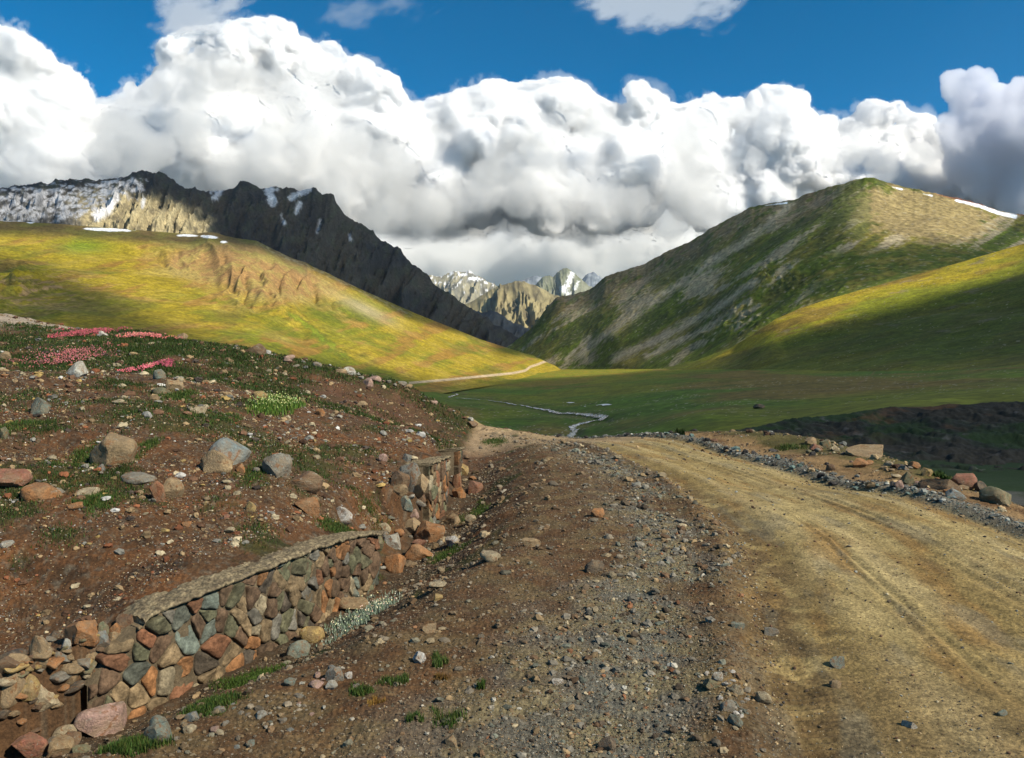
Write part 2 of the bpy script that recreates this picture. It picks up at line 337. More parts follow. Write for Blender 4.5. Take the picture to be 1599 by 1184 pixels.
# ------------------------------------------------------------------ mountains: ridge line, foot line and a profile between
SH = []     # samples for the cloud shade: x, y, z, u, v
def ridge_mesh(name, crest, foot, mat, colour, shape=1., relief=None, u0=None, u1=None, du=1.5, nt=300, back=.35, jag=0, jagf=60, smooth_c=4, lam=0, backdrop=1.2, kind='structure', label=None, sharp=False):
    c = np.array(crest, float); f = np.array(foot, float)
    u0 = u0 if u0 is not None else c[0, 0]; u1 = u1 if u1 is not None else c[-1, 0]
    u = np.arange(u0, u1 + du, du)
    cv = np.interp(u, c[:, 0], c[:, 1]); cy = np.interp(u, c[:, 0], c[:, 2]); fv = np.interp(u, f[:, 0], f[:, 1]); fy = np.interp(u, f[:, 0], f[:, 2])
    def sm(a, px_):
        n = max(1, int(px_ / du)) | 1; k = np.hanning(n + 2); k /= k.sum(); return np.convolve(np.pad(a, len(k) // 2, 'edge'), k, 'valid')
    cvs = sm(cv, 90); cv = sm(cv, smooth_c); cy = sm(cy, 60); fv = sm(fv, 40); fy = sm(fy, 60)
    if jag: cv = cv + jag * fbm(u / jagf, u * 0 + 3.3, 6, 5, gain=.6)
    t = np.concatenate([np.linspace(-.12, 1, nt), 1 + np.linspace(.01, back, int(nt * .12))])
    T, U = np.meshgrid(t, u, indexing='ij')
    tc = np.clip(T, -.2, 1)
    Y = fy + (cy - fy) * T
    zf = pz(fv, fy); zc = pz(cv, cy)
    # profile given as a rise of the sight angle, so the crest is always the skyline
    af = (fv - 0.); sl = np.where(tc > 0, np.abs(tc) ** shape, tc)
    kw = sst(.62, 1., T); V = fv + (cv * kw + cvs * (1 - kw) - fv) * sl
    Z = pz(V, Y)
    over = np.clip(T - 1, 0, None); Z = Z - over * backdrop * (zc - zf + 30)
    if relief is not None:
        X = px(U, Y); Z = Z + relief(X, Y, Z, U, V, T)
    X = px(U, Y); V2 = VH - (Z - EYE) / Y * F
    colr = np.clip(colour(X, Y, Z, U, V2, T), .003, 1)
    me = raw_mesh(name, np.stack([X, Y, Z], -1).reshape(-1, 3), quads=grid_quads(*X.shape), col=colr)
    o = link(name, me, mat, kind=kind, label=label)
    k = (T <= 1.0) & (T > -.02)
    st = (slice(None, None, 2), slice(None, None, 2))
    SH.append(np.stack([X[st][k[st]], Y[st][k[st]], Z[st][k[st]], U[st][k[st]], V2[st][k[st]]], 1))
    return o

# valley floor -------------------------------------------------------------
VC = [(450, 38, 55), (700, 690, 60), (400, 600, 250), (200, 560, 260), (0, 545, 230), (-500, 540, 200)]
VCp = [(u, Y, pz(v, Y)) for u, v, Y in [(900, 672, 280), (900, 640, 400), (900, 600, 850), (900, 576, 1800), (1000, 670, 200), (1000, 640, 310), (1000, 600, 600), (1000, 575, 1500),
    (700, 640, 400), (700, 605, 800), (700, 580, 1700), (600, 600, 620), (1200, 660, 140), (1200, 640, 190), (1200, 600, 400), (1200, 572, 1000), (1400, 636, 112), (1400, 620, 180), (1400, 600, 300), (1400, 575, 620),
    (1599, 627, 112), (1599, 600, 200), (1599, 570, 380), (1100, 655, 165), (1900, 615, 112), (1900, 580, 250), (1900, 560, 500), (400, 590, 330), (200, 575, 300), (0, 560, 280), (-500, 550, 280), (800, 575, 2300), (500, 660, 150), (0, 640, 120), (-500, 640, 100)]]
VCp += [(1000, 110, -16), (700, 110, -16), (1150, 95, -10.5), (400, 60, -12), (1000, 60, -13), (0, 60, -8), (1599, 60, -12), (1599, 90, -8), (2200, 60, -12), (-600, 60, -8), (800, 200, -21), (900, 3500, -2), (0, 3000, 0), (1700, 3000, 0), (-500, 45, -8), (2200, 45, -12)]
VCp = np.array(VCp, float); tpsV = TPS(np.stack([VCp[:, 0], np.log(VCp[:, 1]) * 300], 1), VCp[:, 2], 300, 300, 5e-3)
STREAM = [(780, 594), (740, 600), (700, 612), (715, 616), (700, 621), (730, 624), (760, 625), (790, 630), (812, 633), (850, 641), (885, 646), (925, 650), (945, 655), (925, 659), (905, 663), (893, 668), (900, 673), (880, 690)]
def valley_h(x, y, bare=False):
    u = U0 + x / y * F
    z = tpsV(u, np.log(y) * 300)
    k = sst(70, 200, y)
    z = z + k * (1.2 * fbm(x * .02, y * .012, 4, 110) + .35 * fbm(x * .1, y * .06, 4, 114))
    v = VH - (z - EYE) / y * F
    if not bare:
        dd, _ = lined(u, v * 2.2, [(a, b * 2.2) for a, b in STREAM]); z = z - 1.2 * np.exp(-(dd / 10) ** 2)
    return z
uv = np.concatenate([np.linspace(-1400, 560, 160), np.arange(562, 1680, 2.0), np.linspace(1685, 3000, 120)])
yv = np.concatenate([np.linspace(36, 110, 120)[:-1], 110 * np.exp(np.linspace(0, math.log(3600 / 110), 620))])
UU, YY = np.meshgrid(uv, yv); XX = px(UU, YY); ZZ = valley_h(XX, YY); VV = VH - (ZZ - EYE) / YY * F
# the near part of the valley sinks under the ravine on the right
ZZ = ZZ - 3.5 * (1 - sst(104, 111, YY)) * sst(1120, 1200, UU)
n1 = fbm(XX * .01, YY * .004, 5, 120); n2 = fbm(XX * .05, YY * .02, 5, 124); n3 = fbm(XX * .25, YY * .12, 4, 128)
g1 = np.array([.060, .110, .008]); g2 = np.array([.115, .125, .010]); rb = np.array([.130, .085, .022])
col = mixc(g1, g2, sst(-.2, .3, n1)); col = mixc(col, rb, .8 * sst(.0, .3, fbm(XX * .008 + 5, YY * .003, 4, 132) + .25 * n2)); col = col * (1 + .35 * n3[..., None]) * (1 + .3 * n2[..., None])
col = mixc(col, mixc(np.array([.17, .18, .010]), np.array([.24, .18, .014]), sst(-.2, .3, n2)), .8 * sst(700, 1300, YY))
sd_, _ = lined(UU, VV * 2.5, [(a, b * 2.5) for a, b in STREAM]); col = mixc(col, np.array([.12, .09, .05]), .5 * np.exp(-((sd_ - 9) / 5) ** 2) * sst(0, .3, n3 + .15))
TRACK = [(640, 598), (700, 593), (760, 587), (800, 583), (820, 579), (828, 573), (840, 569), (860, 561), (872, 557)]
TRACKS = [[(1020, 578), (1150, 573), (1330, 572), (1480, 571), (1600, 565)], [(1340, 600), (1362, 585), (1372, 572)], [(870, 640), (1000, 612), (1200, 606)]]
td, _ = lined(UU, VV, TRACK); col = mixc(col, np.array([.42, .32, .20]), .95 * sst(2.6, 1.0, td))
for tr in TRACKS[:2]:
    td, _ = lined(UU, VV, tr); col = mixc(col, np.array([.16, .10, .05]), .6 * np.exp(-(td / 1.3) ** 2) * sst(-.3, .1, n2 + .1))
sp = (noise2(XX * .9, YY * .5, 140) > .62) & (YY < 500) & (noise2(XX * .03, YY * .02, 141) > 0); col[sp] = (.30, .27, .2)
me = raw_mesh('valley_floor', np.stack([XX, YY, ZZ], -1).reshape(-1, 3), quads=grid_quads(*XX.shape), col=np.clip(col, .003, 1))
link('valley_floor', me, M_turf, kind='structure')
SH.append(np.stack([a[::2, ::2][YY[::2, ::2] > 60] for a in (XX, YY, ZZ, UU, VV)], 1))

def valley_hit(u, v):
    Y = 70 * np.exp(np.linspace(0, math.log(3000 / 70), 1500)); x = px(u, Y); z = valley_h(x, Y); k = np.nonzero(z >= pz(v, Y))[0]
    k = k[0] if len(k) else -1; return float(x[k]), float(Y[k])
def strip(name, line, width, mat, lift, colr, kind='structure', hfun=None, hit=None, n=14, wob=.3, seed=1, raw=False):
    """a band laid along the ground through the given points; width in metres"""
    P = [hit(a, b) for a, b in line]; P = np.array(P); seg = np.concatenate([[0], np.cumsum(np.hypot(*np.diff(P, axis=0).T))])
    m = max(24, int(seg[-1] / max(np.mean(width) * .35, .5))); m = min(m, 1500); s = np.linspace(0, seg[-1], m)
    x = np.interp(s, seg, P[:, 0]); y = np.interp(s, seg, P[:, 1]); k = np.hanning(9); k /= k.sum()
    x = np.convolve(np.pad(x, 4, 'edge'), k, 'valid'); y = np.convolve(np.pad(y, 4, 'edge'), k, 'valid')
    tx, ty = np.gradient(x), np.gradient(y); l = np.hypot(tx, ty); nx, ny = -ty / l, tx / l
    wd = np.interp(s / seg[-1], np.linspace(0, 1, len(np.atleast_1d(width))), np.atleast_1d(width))
    e = np.linspace(-1, 1, 9)
    wl = wd * (1 + wob * fbm(s / wd.mean() / 2, s * 0, 4, seed)); wr = wd * (1 + wob * fbm(s / wd.mean() / 2, s * 0 + 9, 4, seed + 3))
    off = np.where(e[None] < 0, e[None] * wl[:, None], e[None] * wr[:, None]) / 2
    X = x[:, None] + nx[:, None] * off; Y = y[:, None] + ny[:, None] * off; Z = hfun(X, Y) + lift * (1 - .0 * e[None] ** 2)
    c = colr(X, Y)
    me = raw_mesh(name, np.stack([X, Y, Z], -1).reshape(-1, 3), quads=grid_quads(*X.shape), col=c)
    return link(name, me, mat, kind=kind)
# stream in the valley
M_water = bpy.data.materials.new('stream_water'); M_water.use_nodes = True
_t = M_water.node_tree; _b = _t.nodes['Principled BSDF']; _b.inputs['Roughness'].default_value = .25
_n = _t.nodes.new('ShaderNodeTexNoise'); _n.inputs['Scale'].default_value = .22; _n.inputs['Detail'].default_value = 6; _n.inputs['Roughness'].default_value = .7
_g = _t.nodes.new('ShaderNodeNewGeometry'); _t.links.new(_g.outputs['Position'], _n.inputs['Vector'])
_r = _t.nodes.new('ShaderNodeValToRGB'); _r.color_ramp.elements[0].position = .50; _r.color_ramp.elements[0].color = (.035, .045, .025, 1); _r.color_ramp.elements[1].position = .56; _r.color_ramp.elements[1].color = (.40, .41, .42, 1)  # pale glints and dark breaks painted into the water's colour
_t.links.new(_n.outputs['Fac'], _r.inputs[0]); _t.links.new(_r.outputs[0], _b.inputs['Base Color'])
strip('stream', STREAM, [1.2, 2.4, 3, 3.6, 3, 3, 3, 2, 1.7, 1.4, 1.4, 1.2, 1.3, 1.6, 2.4, 2.2, 2.2, 2][:len(STREAM)], M_water, .35, lambda X, Y: np.full(X.shape + (3,), .5), hfun=valley_h, hit=valley_hit, wob=1.7)
M_snow = mat_attr('old_snow', n1=.5, a1=.1, n2=0, a2=0, rough=.6)
for i, ln in enumerate([[(930, 635), (941, 633), (953, 634)], [(884, 630), (890, 630), (895, 630.5)], [(912, 636), (915, 636)]]):
    strip('snow_patch', ln, [1.2, 3.5, 1.4] if i < 2 else [1.5, 1.5], M_snow, .5, lambda X, Y: np.full(X.shape + (3,), .75), hfun=valley_h, hit=valley_hit, wob=.8, seed=20 + i)
print('valley', time.time() - T0)

# left meadow hill ----------------------------------------------------------
GUL = [[(402, 432), (412, 455), (428, 478), (450, 490)], [(440, 438), (432, 455), (440, 478)], [(372, 425), (385, 452), (378, 470)], [(466, 440), (462, 470), (470, 485)], [(236, 388), (252, 402), (262, 414)], [(345, 405), (352, 425)], [(508, 452), (520, 480), (560, 500)], [(485, 445), (495, 480)], [(355, 440), (372, 462), (392, 478), (430, 488)]]
def rel_meadow(X, Y, Z, U, V, T):
    m = sst(-.05, .1, T)
    r = m * (7 * fbm(X * .004, Y * .004, 4, 150) + 2.2 * fbm(X * .02, Y * .012, 4, 154))
    r = r * (1 - .8 * sst(.9, 1, T))
    for g in GUL:
        dd, s = lined(U, V, g); r = r - (3.2 + 3 * noise2(V * .2, U * .05, 9)) * np.exp(-((dd + 4 * noise2(U * .12, V * .12, 8)) / 4.) ** 2) * np.sin(np.pi * np.clip(s, .08, .95)) + 2 * np.exp(-((dd - 9) / 6) ** 2)
    # the eroded spur
    dd, s = lined(U, V, [(330, 385), (370, 420), (420, 460), (450, 478)]); r = r + 10 * np.exp(-(dd / 22) ** 2)
    er = np.exp(-(((U - 430) / 80) ** 2 + ((V - 445) / 32) ** 2)); r = r + er * 14 * (ridged((U + (V - 440) * .45) * .028 + .5 * noise2(U * .02, V * .03, 4), V * .016, 4, 158) - .4)
    e2 = np.exp(-(((U - 320) / 80) ** 2 + ((V - 405) / 24) ** 2)); r = r + e2 * 11 * (ridged((U - (V - 440) * .6) * .022, V * .02, 4, 159) - .4)
    dd, s = lined(U, V, [(120, 375), (230, 395), (330, 435), (400, 478), (470, 520)]); r = r - 5 * np.exp(-(dd / 14) ** 2)
    # rocky knoll low on the left
    kn = np.exp(-(((U - 10) / 75) ** 2 + ((V - 450) / 38) ** 2)); r = r + kn * 12 * ridged(X * .02, Y * .02, 4, 161)
    return r
def col_meadow(X, Y, Z, U, V, T):
    a = fbm(X * .005, Y * .003, 5, 162); b = fbm(X * .022, Y * .01, 5, 166); c = fbm(X * .12, Y * .05, 4, 170)
    yel = np.array([.26, .195, .012]); grn = np.array([.14, .145, .009]); och = np.array([.235, .125, .022]); brn = np.array([.125, .085, .035]); dk = np.array([.05, .05, .012])
    # streaks that follow the slope
    st = fbm(U * .006 - V * .012, (V + U * .28) * .045, 5, 174)
    k = mixc(yel, grn, sst(-.12, .28, a + .4 * st)); k = mixc(k, och, .85 * sst(.0, .28, st + .4 * b)); k = mixc(k, np.array([.10, .12, .008]), .6 * sst(.1, .35, fbm(X * .012, Y * .004, 5, 178) + .3 * st)); k = k * (1 + .4 * c[..., None]) * (1 + .3 * b[..., None])
    er = np.exp(-(((U - 425) / 85) ** 2 + ((V - 435 - (U - 425) * .12) / 32) ** 2)) + .9 * np.exp(-(((U - 330) / 75) ** 2 + ((V - 408) / 24) ** 2))
    k = mixc(k, mixc(np.array([.25, .145, .055]), np.array([.27, .20, .06]), sst(-.2, .3, b + c * .5)), np.clip(er * 2.0 + .7 * b + .3 * c, 0, 1) * .95)
    top = sst(28, 8, V - np.interp(U, [0, 240, 420, 560, 820], [345, 362, 385, 450, 552])) * (U < 480)
    k = mixc(k, mixc(brn, np.array([.13, .12, .03]), sst(-.2, .3, b)), top * .85)
    k = mixc(k, dk * 1.4, .8 * sst(.0, .25, b + .15) * np.exp(-(((U - 20) / 85) ** 2 + ((V - 440) / 40) ** 2)))
    k = mixc(k, np.array([.24, .15, .08]), .8 * sst(.05, .2, c + .3 * b) * np.exp(-(((U - 60) / 95) ** 2 + ((V - 455) / 30) ** 2)))
    k = mixc(k, np.array([.09, .17, .01]), .7 * np.exp(-(((U - 130) / 45) ** 2 + ((V - 385) / 12) ** 2)))
    dd, s = lined(U, V, [(452, 488), (480, 508), (505, 530), (540, 560)]); dd = dd + 5 * noise2(U * .1, V * .1, 5) + 3 * noise2(U * .3, V * .3, 5); k = mixc(k, np.array([.12, .18, .01]), .7 * np.exp(-(dd / 4) ** 2)); k = mixc(k, np.array([.07, .07, .01]), .5 * np.exp(-((dd - 4) / 1.5) ** 2))
    td, _ = lined(U, V, TRACK); k = mixc(k, np.array([.42, .32, .20]), .95 * sst(2.6, 1.0, td))
    rim, _ = lined(U, V, [(400, 376), (430, 395), (480, 414), (560, 452), (640, 492)]); k = mixc(k, np.array([.30, .25, .14]), .7 * np.exp(-(rim / 3.5) ** 2) * sst(-.2, .2, c))
    k = k * (1 + .22 * noise2(X * .35, Y * .18, 179)[..., None]); k = mixc(k, np.array([.35, .29, .17]), .7 * np.exp(-(((U - 570) / 45) ** 2 + ((V - 483 - (U - 570) * .45) / 10) ** 2)))
    # old snow lying under the crest
    for (a0, b0, rx, ry, sl) in ((25, 343, 30, 2.6, -.02), (46, 343, 9, 6, .2), (170, 359, 38, 2.6, .04), (292, 368, 18, 1.8, .02), (326, 370, 14, 2.5, .08), (350, 378, 5, 2, 0)):
        q = ((U - a0) / rx) ** 2 + ((V - b0 - sl * (U - a0)) / ry) ** 2 + .8 * c; k = mixc(k, np.array([.8, .8, .8]), sst(1.15, .75, q))
    return k
ridge_mesh('meadow_hill', [(-700, 330, 900), (0, 344, 1100), (100, 350, 1150), (240, 361, 1250), (330, 368, 1300), (400, 376, 1330), (440, 396, 1360), (480, 412, 1400), (560, 450, 1500), (650, 490, 1650), (750, 530, 1850), (820, 552, 2000), (880, 566, 2100), (930, 576, 2150)],
    [(-700, 560, 150), (0, 590, 180), (200, 600, 210), (400, 610, 280), (600, 612, 480), (700, 602, 760), (800, 592, 1100), (880, 585, 1600), (930, 582, 2000)],
    M_turf, col_meadow, shape=.9, relief=rel_meadow, nt=420, du=1.6)

# big rocky hill on the right ------------------------------------------------
SPUR = [(1350, 283), (1330, 300), (1318, 330), (1310, 352), (1270, 380), (1225, 410), (1190, 440), (1150, 480), (1080, 540)]
def rel_right(X, Y, Z, U, V, T):
    r = 9 * fbm(X * .004, Y * .004, 4, 180) * sst(0, .15, T) * (1 - .9 * sst(.85, 1, T))
    dd, s = lined(U, V, SPUR); r = r + 26 * np.exp(-(dd / 38) ** 2) * (1 - sst(.75, 1, s)) * sst(1.0, .93, T)
    dd, s = lined(U, V, [(1180, 330), (1100, 400), (1020, 470), (960, 530)]); r = r + 14 * np.exp(-(dd / 26) ** 2) * sst(1.0, .9, T)
    q = (U * .55 + V * .9); al = (U * .9 - V * .55)
    rr = ridged(q * .022 + .3 * noise2(U * .01, V * .01, 3), al * .005, 5, 184)
    lf = sst(1420, 1300, U)
    r = r + lf * (7 * (rr - .45)) * sst(0, .2, T) * (1 - .5 * sst(.9, 1, T)) + 2.5 * (ridged(X * .03, Y * .03, 4, 188) - .4) * sst(.2, .5, T)
    cl = np.exp(-(((U - 1210) / 60) ** 2 + ((V - 450) / 20) ** 2)) + np.exp(-(((U - 1150) / 50) ** 2 + ((V - 500) / 22) ** 2)); r = r + cl * 9 * (ridged(X * .05, Y * .05, 4, 190) - .3)
    return r
def col_right(X, Y, Z, U, V, T):
    a = fbm(X * .006, Y * .006, 5, 192); b = fbm(X * .03, Y * .03, 5, 196); c = fbm(X * .13, Y * .13, 4, 198)
    q = (U * .55 + V * .9); al = (U * .9 - V * .55)
    st = fbm(q * .05, al * .009, 5, 200); st2 = ridged(q * .03, al * .006, 4, 203)
    grn = np.array([.085, .110, .012]); ol = np.array([.15, .125, .022]); rock = np.array([.30, .24, .15]); dk = np.array([.045, .055, .014])
    k = mixc(grn, ol, sst(-.2, .3, a + .5 * b)); k = mixc(k, dk, .75 * sst(.0, .3, -st + .3 * b))
    k = mixc(k, rock, .85 * sst(.12, .36, st + .25 * c + .10 * sst(.3, .9, T)))
    up = sst(60, 10, V - np.interp(U, [920, 1000, 1100, 1180, 1240, 1360], [452, 415, 363, 322, 312, 280])) * (U < 1300)
    k = mixc(k, mixc(np.array([.17, .12, .07]), dk * 1.5, sst(.0, .25, b)), up * .75)
    for ln, w_ in (([(1235, 318), (1205, 345), (1160, 380), (1110, 410), (1030, 465), (950, 520), (905, 552)], 7), ([(1180, 440), (1120, 480), (1040, 525), (960, 560)], 7), ([(1170, 470), (1100, 515), (1010, 556)], 5), ([(920, 527), (905, 545), (885, 560)], 4)):
        dd, s = lined(U, V, ln); k = mixc(k, np.array([.36, .29, .19]), .85 * sst(w_ + 6, 1, dd + 14 * np.abs(b) + 6 * c))
    for e, cc, m in (((1440, 335, 110, 40), (.235, .175, .075), .95), ((1330, 330, 30, 45), (.10, .105, .03), .6)):
        k = mixc(k, np.array(cc) * 1., m * sst(1.3, .7, ((U - e[0]) / e[2]) ** 2 + ((V - e[1] - .12 * (U - e[0])) / e[3]) ** 2 + 1.2 * b))
    low = sst(385, 400, V + (1500 - U) * .0 - .0) * sst(1230, 1290, U); k = mixc(k, mixc(np.array([.075, .095, .012]), ol, sst(-.1, .3, b)), low * .9)
    rd = sst(0, 5, V - np.interp(U, [1440, 1480, 1540, 1599], [299, 306, 322, 335])); k = mixc(k, np.array([.15, .055, .03]), (1 - rd * .999) * sst(1450, 1480, U)) 
    # long snow drift under the right end of the crest, and small ones along it
    for ln, w_ in (([(1493, 313), (1530, 322), (1560, 333), (1585, 338)], 3.4), ([(1393, 292), (1408, 296)], 1.6), ([(1442, 303), (1455, 306)], 1.4), ([(1195, 321), (1228, 317)], 1.5)):
        dd, s = lined(U, V, ln); k = mixc(k, np.array([.82, .82, .82]), sst(w_ + .8, w_ - .8, dd + 1.2 * c + (1 - s) * 1.6))
    k = k * (1 + .35 * c[..., None]) * (1 + .2 * b[..., None])
    k = k * 1.3
    bl = (noise2(X * .12, Y * .12, 207) > .6); k[bl] = k[bl] * .4 + np.array([.2, .17, .11])
    return k
ridge_mesh('rocky_hill', [(770, 556, 2300), (800, 536, 2250), (830, 512, 2200), (850, 486, 2200), (868, 466, 2200), (920, 453, 2150), (930, 446, 2120), (945, 432, 2100), (965, 425, 2080), (1000, 414, 2050), (1040, 394, 2000), (1100, 363, 1900), (1170, 324, 1800), (1185, 321, 1780), (1235, 313, 1700), (1262, 301, 1680), (1300, 290, 1650), (1330, 286, 1620), (1350, 280, 1600), (1365, 280, 1590), (1420, 294, 1550), (1480, 305, 1520), (1540, 321, 1500), (1580, 333, 1500), (1650, 345, 1500), (2300, 300, 1400)],
    [(770, 568, 2150), (900, 572, 1750), (1000, 576, 1400), (1130, 590, 1000), (1300, 560, 800), (1450, 500, 850), (1599, 470, 900), (2300, 470, 800)],
    M_crag, col_right, shape=.95, relief=rel_right, nt=440, du=1.5, jag=4.5, jagf=34)

# grassy shoulder in front of it ---------------------------------------------
def rel_sh(X, Y, Z, U, V, T):
    r = (5 * fbm(X * .006, Y * .006, 4, 210) + 1.6 * fbm(X * .03, Y * .02, 4, 214)) * sst(0, .2, T) * (1 - .7 * sst(.9, 1, T))
    dd, s = lined(U, V, [(1599, 470), (1450, 480), (1330, 510), (1230, 540)]); r = r - 6 * np.exp(-(dd / 16) ** 2)
    return r
def col_sh(X, Y, Z, U, V, T):
    a = fbm(X * .006, Y * .006, 5, 216); b = fbm(X * .03, Y * .02, 5, 219); c = fbm(X * .15, Y * .1, 4, 222); st = fbm(U * .008 + V * .01, (V + U * .22) * .06, 5, 226)
    k = mixc(np.array([.19, .195, .010]), np.array([.33, .25, .014]), sst(-.2, .25, a + .6 * st)); k = mixc(k, np.array([.17, .10, .02]), .7 * sst(.0, .3, st + .3 * b)); k = mixc(k, np.array([.06, .08, .010]), .75 * sst(-8, 14, V - np.interp(U, [1130, 1220, 1310, 1420, 1500, 1620], [556, 530, 503, 476, 453, 417]) + 20 * st))  # sunlit strip and the shade below its edge painted into the turf
    k = k * (1 + .35 * c[..., None]) * (1 + .3 * b[..., None])
    rk = sst(.25, .5, b + .4 * c) * (V < 520); k = mixc(k, np.array([.17, .14, .09]), .6 * rk)
    bl = (noise2(X * .3, Y * .3, 229) > .7) & (noise2(X * .02, Y * .02, 228) > -.1); k[bl] = (.28, .24, .15)
    return k
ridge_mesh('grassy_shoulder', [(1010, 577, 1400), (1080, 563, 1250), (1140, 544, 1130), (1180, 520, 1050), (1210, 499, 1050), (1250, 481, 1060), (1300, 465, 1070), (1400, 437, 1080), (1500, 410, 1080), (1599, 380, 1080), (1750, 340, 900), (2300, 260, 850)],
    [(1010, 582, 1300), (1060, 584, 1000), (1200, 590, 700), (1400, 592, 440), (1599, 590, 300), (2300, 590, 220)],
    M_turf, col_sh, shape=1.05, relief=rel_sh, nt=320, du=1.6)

# dark bank of the side ravine -------------------------------------------------
def rel_bank(X, Y, Z, U, V, T):
    return (1.1 * (ridged(X * .10, Y * .10, 6, 230) - .4) + .45 * fbm(X * .8, Y * .8, 4, 233)) * sst(-.1, .1, T) * (1 - .6 * sst(.93, 1, T))
def col_bank(X, Y, Z, U, V, T):
    a = fbm(X * .08, Y * .08, 5, 234); b = fbm(X * .5, Y * .5, 5, 238)
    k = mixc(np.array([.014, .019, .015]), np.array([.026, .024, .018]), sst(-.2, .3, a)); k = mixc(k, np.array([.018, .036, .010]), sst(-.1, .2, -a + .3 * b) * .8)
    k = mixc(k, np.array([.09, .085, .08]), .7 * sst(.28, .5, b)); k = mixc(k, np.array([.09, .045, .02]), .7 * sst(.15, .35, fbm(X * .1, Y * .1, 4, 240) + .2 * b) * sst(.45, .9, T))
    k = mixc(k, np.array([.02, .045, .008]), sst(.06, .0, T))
    return k
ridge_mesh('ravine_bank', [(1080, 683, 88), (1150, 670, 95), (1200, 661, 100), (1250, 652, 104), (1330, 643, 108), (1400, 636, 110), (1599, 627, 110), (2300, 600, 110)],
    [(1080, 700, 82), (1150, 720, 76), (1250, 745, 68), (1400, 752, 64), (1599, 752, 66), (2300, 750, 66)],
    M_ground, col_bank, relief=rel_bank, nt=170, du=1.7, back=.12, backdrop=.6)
# ravine floor
xr, yr = np.meshgrid(np.linspace(4, 150, 240), np.linspace(20, 78, 150)); zr = -7.85 + .3 * fbm(xr * .1, yr * .1, 4, 244) + .04 * (yr - 60) * 0
gr = fbm(xr * .15, yr * .15, 4, 246); cr = mixc(np.array([.014, .030, .006]), np.array([.07, .068, .055]), sst(-.05, .2, gr + (60 - yr) * .02))  # colour darkened to stand in for shade on the floor
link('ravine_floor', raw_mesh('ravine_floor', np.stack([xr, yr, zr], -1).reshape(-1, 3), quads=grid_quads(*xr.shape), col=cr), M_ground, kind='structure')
print('hills', time.time() - T0)

# dark rocky mountain on the left ------------------------------------------------
def crag_rel(amp, fr, lean, seed, fine=1.):
    def f(X, Y, Z, U, V, T):
        wq = 22 * fbm(U * .008, V * .012, 3, seed + 50)
        q = U + (V - 400) * lean + wq
        r = amp * (ridged(q * fr, V * fr * .30, 6, seed, gain=.6) - .45) + amp * .45 * fine * (ridged(q * fr * 2.7 + 3, V * fr * 1.6, 5, seed + 20, gain=.62) - .45)
        return r * sst(-.05, .15, T) * (1 - .8 * sst(.82, 1, T))
    return f
def col_crag(X, Y, Z, U, V, T):
    a = fbm(U * .012, V * .014, 5, 260); b = fbm(U * .06, V * .06, 5, 264); c = fbm(U * .2, V * .2, 4, 268)
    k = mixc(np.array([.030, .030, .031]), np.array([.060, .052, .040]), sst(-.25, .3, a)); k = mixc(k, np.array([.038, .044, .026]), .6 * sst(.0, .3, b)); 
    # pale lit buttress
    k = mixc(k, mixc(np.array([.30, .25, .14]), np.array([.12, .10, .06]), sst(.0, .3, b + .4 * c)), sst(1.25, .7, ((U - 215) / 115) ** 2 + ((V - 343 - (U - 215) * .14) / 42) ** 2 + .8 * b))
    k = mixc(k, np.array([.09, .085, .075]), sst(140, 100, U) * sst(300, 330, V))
    k = k * (1 + .45 * c[..., None]) * (1 + .35 * b[..., None])
    # snow: the broad field at left and couloirs under the tops
    q = polyd(U, V, [(-400, 300), (0, 298), (60, 292), (130, 288), (185, 278), (232, 281), (222, 300), (180, 308), (150, 326), (115, 342), (60, 345), (-400, 350)])
    up = fbm((U + V * 1.3) * .05, (V - U * .25) * .16, 5, 272)
    sv_ = fbm((U + V * 1.6) * .12, (V - U * .3) * .03, 5, 274); k = mixc(k, np.array([.40, .40, .41]), sst(-2, 7, q + 24 * up + 6 * c) * sst(-.25, .25, up + .8 * sv_ + .10 + .5 * c))
    for ln, w_ in (([(343, 297), (336, 310)], 5), ([(418, 292), (426, 316)], 7), ([(405, 290), (432, 296)], 3), ([(482, 295), (455, 310)], 5), ([(468, 318), (462, 332)], 4), ([(440, 336), (444, 350)], 2), ([(500, 345), (496, 362)], 2), ([(180, 308), (165, 330), (150, 338)], 8), ([(225, 310), (222, 322)], 3), ([(545, 368), (548, 374)], 2), ([(350, 287), (330, 300)], 2)):
        dd, s = lined(U, V, ln); k = mixc(k, np.array([.55, .55, .56]), sst(w_ + 3, w_ - 2, dd + 9 * np.abs(b) + 4 * c))
    return k
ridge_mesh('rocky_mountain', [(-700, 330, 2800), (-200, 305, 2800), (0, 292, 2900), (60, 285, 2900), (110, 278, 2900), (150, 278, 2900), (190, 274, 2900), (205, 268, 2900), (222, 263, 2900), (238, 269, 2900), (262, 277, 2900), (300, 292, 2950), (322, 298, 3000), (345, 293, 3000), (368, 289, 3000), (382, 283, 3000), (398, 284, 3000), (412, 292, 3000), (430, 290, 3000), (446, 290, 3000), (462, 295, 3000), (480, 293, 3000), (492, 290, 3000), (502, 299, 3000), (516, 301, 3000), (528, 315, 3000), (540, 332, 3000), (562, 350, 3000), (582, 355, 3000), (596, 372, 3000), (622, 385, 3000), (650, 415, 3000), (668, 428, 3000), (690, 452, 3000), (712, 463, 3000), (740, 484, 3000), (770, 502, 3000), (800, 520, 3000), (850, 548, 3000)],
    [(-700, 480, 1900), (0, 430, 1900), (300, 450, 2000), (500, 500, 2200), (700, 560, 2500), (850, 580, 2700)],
    M_crag, col_crag, shape=.9, relief=crag_rel(80, .017, .45, 250, 1.4), nt=420, du=1.5, jag=9, jagf=26, smooth_c=3, backdrop=1.5)
